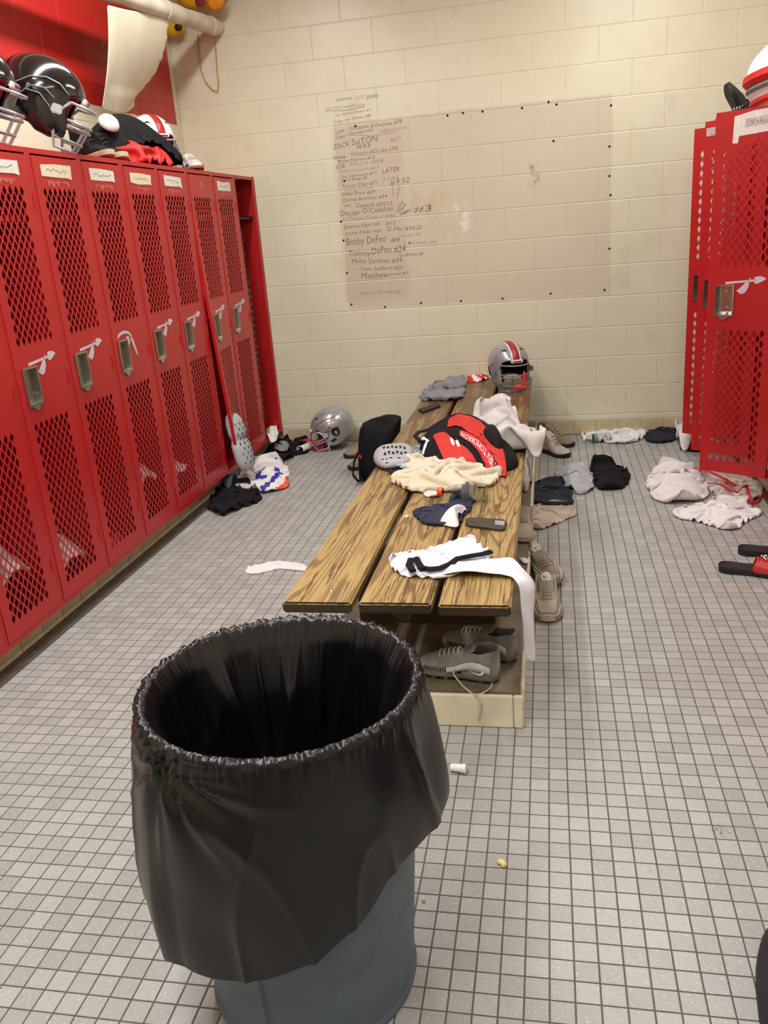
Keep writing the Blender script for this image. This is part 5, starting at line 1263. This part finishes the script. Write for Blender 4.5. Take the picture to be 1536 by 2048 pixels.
# clothes seen through the locker mesh
inside = [(8, .42, WHITEF, 'pale pads'), (7, .30, WHITEF, 'white clothes'), (5, .45, OFFWF, 'tall pile of white clothes'), (4, .34, WHITEF, 'white clothes'), (6, .10, REDF, 'red clothes')]
for (k, hgt_, mt, nm) in inside:
    y0_, y1_ = YL[k]+.03, YL[k]+LW-.03; a_, b_ = -2.28, -2.025
    P = cloth_grid([(a_, y0_), (b_, y0_), (b_, y1_), (a_, y1_)], .106, N=26, comp=1.3, dome=hgt_, seed=90+k, steps=40, amp=.03, sup_k=.9)
    tag(cloth_obj('locker_clothes', P, mt, .003), nm+' heaped inside the '+{8: 'third locker left of the curled spear', 7: 'second locker left of the curled spear', 6: 'blank-tape locker', 5: 'curled spear locker', 4: 'cream-tape locker'}[k], 'clothes')
for (k_, hy, mt) in ((0, 4.36, OFFWF), (1, 4.748, GREYF), (2, 5.136, WHITEF)):
    P = cloth_grid([(1.13, hy+.03), (1.50, hy+.03), (1.50, hy+LW-.06), (1.13, hy+LW-.06)], .128, N=24, comp=1.3, dome=.25, seed=120+k_, steps=40, amp=.03)
    tag(cloth_obj('locker_clothes', P, mt, .003), ('mixed white clothes behind the labelled open door', 'grey clothes in the right locker behind the labelled one', 'white clothes in the right locker by the wall')[k_], 'clothes')

# ================================================================== ON TOP OF THE LOCKERS
LT = LZ1+.001
helmet('football_helmet', 'large black football helmet on the lockers above the torn tape', HBLACK, MASKC, (-2.17, 3.60, LT+.10), (R_(24), 0, R_(112)), pad=PADRED, stripe=False, strap=MASKC, scale=1.25)
helmet('football_helmet', 'black football helmet at the cut-off end of the lockers', HBLACK, MASKC, (-2.22, 3.18, LT+.10), (R_(20), 0, R_(108)), pad=PADRED, stripe=False, strap=MASKC, scale=1.25)
helmet('football_helmet', 'white helmet with red stripe half under the black jacket', HWHITE, MASKC, (-2.27, 4.98, LT+.05), (R_(8), 0, R_(50)), pad=PADRED, strap=HRED, scale=1.08)
for k, (yy_, a_) in enumerate(((4.02, 62), (4.17, 58))):
    shoe('black_cleat', ('black high-top cleat on the lockers beside the large black helmet', 'black high-top cleat on the lockers beside the red cloth')[k], (-2.13, yy_, LT+.001), (R_(-4), 0, R_(a_)), upper=BLACKF, sole=M('tan_sole', (196, 170, 140), .6), trim=BLACKF, L=.28, W=.11, collar=.17, style='boot', lacecol=BLACKF, cat='cleat', group='black cleats on the lockers')
P = cloth_grid([(-2.38, 4.30), (-2.015, 4.28), (-2.01, 4.55), (-2.03, 4.72), (-2.38, 4.7)], LT, N=40, comp=1.4, dome=.15, seed=140, amp=.03, freq=22, sup_k=.9); tag(cloth_obj('red_jersey', P, REDF, .003), 'bright red jersey bunched on top of the lockers', 'jersey')
P = cloth_grid([(-2.44, 4.25), (-2.20, 4.22), (-2.10, 4.50), (-2.02, 4.68), (-2.01, 4.84), (-2.12, 4.92), (-2.42, 4.86)], LT+.02, N=40, comp=1.25, dome=.27, seed=141, amp=.03, freq=18, sup_k=.95); tag(cloth_obj('black_jacket', P, BLACKF, .004), 'black jacket draped over the red jersey on the lockers', 'jacket')
capx = onx(217, 248, -2.2); D2 = MB().lathe([(.0, .04), (.022, .038), (.042, .028), (.052, .012), (.055, 0)], 24).xf(Matrix.Translation(capx) @ Matrix.Rotation(R_(60), 4, 'Z') @ Matrix.Rotation(R_(50), 4, 'X'))
tag(D2.build('skull_cap', WHITEF, None, mods=[('solid', .004)]), 'white skull cap resting on the black jacket', 'cap')
shoe('white_cleat', 'white cleat with brown sole at the far end of the locker tops', (-2.12, 5.20, LT), (0, 0, R_(35)), upper=CLEATW, sole=M('brown_sole', (140, 92, 66), .6), trim=HWHITE, L=.28, collar=.10, style='cleat', cat='cleat')
# pipe, sheet, plush and cord in the corner
A_, B_ = Vector((-2.13, YB-.002, 2.835)), onx(205, -22, -2.22)
pipe = thing('pipe', 'old white wrapped pipe crossing the corner above the lockers', 'pipe', tuple(B_))
dirp = (A_-B_); far = B_-dirp*1.6
wp(MB().tube([far+(A_-far)*(i/30) for i in range(31)], [.05+.003*math.sin(i*2.1) for i in range(31)], 18), 'pipe_wrap', PIPEW, pipe)
for f_ in (.62, .80, .97): wp(MB().tube([far+dirp*2.6*(f_-.006), far+dirp*2.6*(f_+.006)], .0545, 18), 'pipe_band', PIPEW, pipe)
G = []; wS = Wn(31, 6)
tl, tr = B_+dirp*.02, B_+dirp*.53
for j in range(30):
    s = j/29; row = []
    lft = 215-10*s; rgt = 336-8*s-72*s*s; vt = (10+s*205, 38+s*178)
    for k in range(22):
        q = k/21; u = lft+(rgt-lft)*q; v = vt[0]+(vt[1]-vt[0])*q + (10*math.sin(q*PI) if s > .8 else 0)
        yy_ = (tl.y+(tr.y-tl.y)*q)-.06
        
        if k == 21: u += rng.uniform(-3, 3)
        p = ony(u, v, yy_); p.x = max(p.x, XL+.03); p.y += .05*math.sin(q*7+s*3)*(.3+.7*s)+.012*float(wS(q*10, s*9)); row.append(p)
    G.append(row)
sh_ = MB().grid(G).build('plastic_sheet', SHEET, None, smooth='all', mods=[('sub', 1), ('solid', .002)]); tag(sh_, 'yellowed plastic sheet hanging from the pipe over the lockers', 'sheet')
def blob(c, r, seed, sq=(1, 1, 1), n1=18, n2=24, amp=.12):
    w_ = Wn(seed, 7); G_ = []
    for i in range(1, n1):
        e = -PI/2+PI*i/n1
        G_.append([Vector(c)+Vector((sq[0]*math.cos(e)*math.cos(a), sq[1]*math.cos(e)*math.sin(a), sq[2]*math.sin(e)))*r*(1+amp*float(w_(math.cos(a)*math.cos(e)*3, math.sin(a)*math.cos(e)*3, math.sin(e)*3))) for a in [2*PI*k/n2 for k in range(n2)]])
    m = MB().grid(G_, wrap=True); m.f += [tuple(range(n2)), tuple((n1-2)*n2+k for k in range(n2))]; m.mi += [0, 0]; return m
pc = ony(395, 6, 5.86); pl_ = thing('plush_toy', 'yellow plush bundle with maroon and orange patches tucked on the pipe', 'plush toy', tuple(pc))
wp(blob(pc+Vector((.02, .0, .10)), .125, 3, (1.5, .75, 1.0)), 'plush_body', YELLOW, pl_, smooth='all')
wp(blob(ony(400, 4, 5.77), .03, 5, (1.2, .5, 1)), 'maroon_patch', MAROON, pl_, smooth='all')
wp(blob(ony(432, 0, 5.80), .05, 6, (1.3, .8, 1)), 'orange_patch', ORNGPL, pl_, smooth='all')
wp(blob(ony(350, 52, 5.88), .072, 8, (1.0, .7, .9)), 'plush_limb', YELLOW, pl_, smooth='all')
wp(blob(ony(357, 54, 5.82), .024, 9, (1.1, .5, 1), amp=.05), 'black_spot', RUBBLK, pl_, smooth='all')
wp(blob(ony(411, 32, 5.80), .014, 12, (1, .6, .8)), 'maroon_patch', MAROON, pl_, smooth='all')
tag(MB().tube([ony(u, v, YB-.012) for u, v in ((396, 70), (398, 100), (402, 140), (412, 165), (425, 180), (435, 184), (437, 170), (434, 140), (432, 110), (429, 78))], .004, 6).build('cord', M('brown_cord', (176, 146, 100), .8)), 'brown cord loop hanging from the pipe end on the wall', 'cord')
# right locker tops
wj_ = thing('striped_jersey', 'white jersey with red and grey sleeve bands piled on the right lockers', 'jersey', (1.22, 5.22, LT+.022))
G = []
wq = Wn(8, 7)
G = blob((1.235, 5.22, LT+.20), .18, 15, (.95, 1.1, 1.0), 26, 36, .10)
wp(G, 'jersey_body', WHITEF, wj_, smooth='all')
for zc, rr, mt in ((LT+.21, .024, REDF), (LT+.165, .009, GREYF), (LT+.10, .014, REDF)):
    pts = []
    for k in range(26):
        a = 2*PI*k/26; q = math.sqrt(max(.05, 1-((zc-LT-.20)/.18)**2)); pts.append((1.235+.178*q*math.cos(a), 5.22+.205*q*math.sin(a), zc+.03*math.cos(a+.6)))
    wp(MB().tube(pts, rr, 6, flat=1.4, closed=True), 'sleeve_band', mt, wj_)
for k, (xx_, yy_, a_, rx_) in enumerate(((1.085, 5.72, -80, -62), (1.10, 5.58, -100, 0))):
    shoe('dark_cleat', ('dark green cleat tipped up on its heel on the right lockers', 'dark navy cleat on the right lockers by the striped jersey')[k], (xx_, yy_, LT+.022+(.10 if rx_ else .001)), (R_(rx_), 0, R_(a_)), upper=(M('dark_olive_knit', (52, 54, 48), .8), DNAVYF)[k], sole=RUBBLK, trim=BLACKF, L=.27, collar=.10, style='boot', cat='cleat', group='dark cleats on the right lockers')
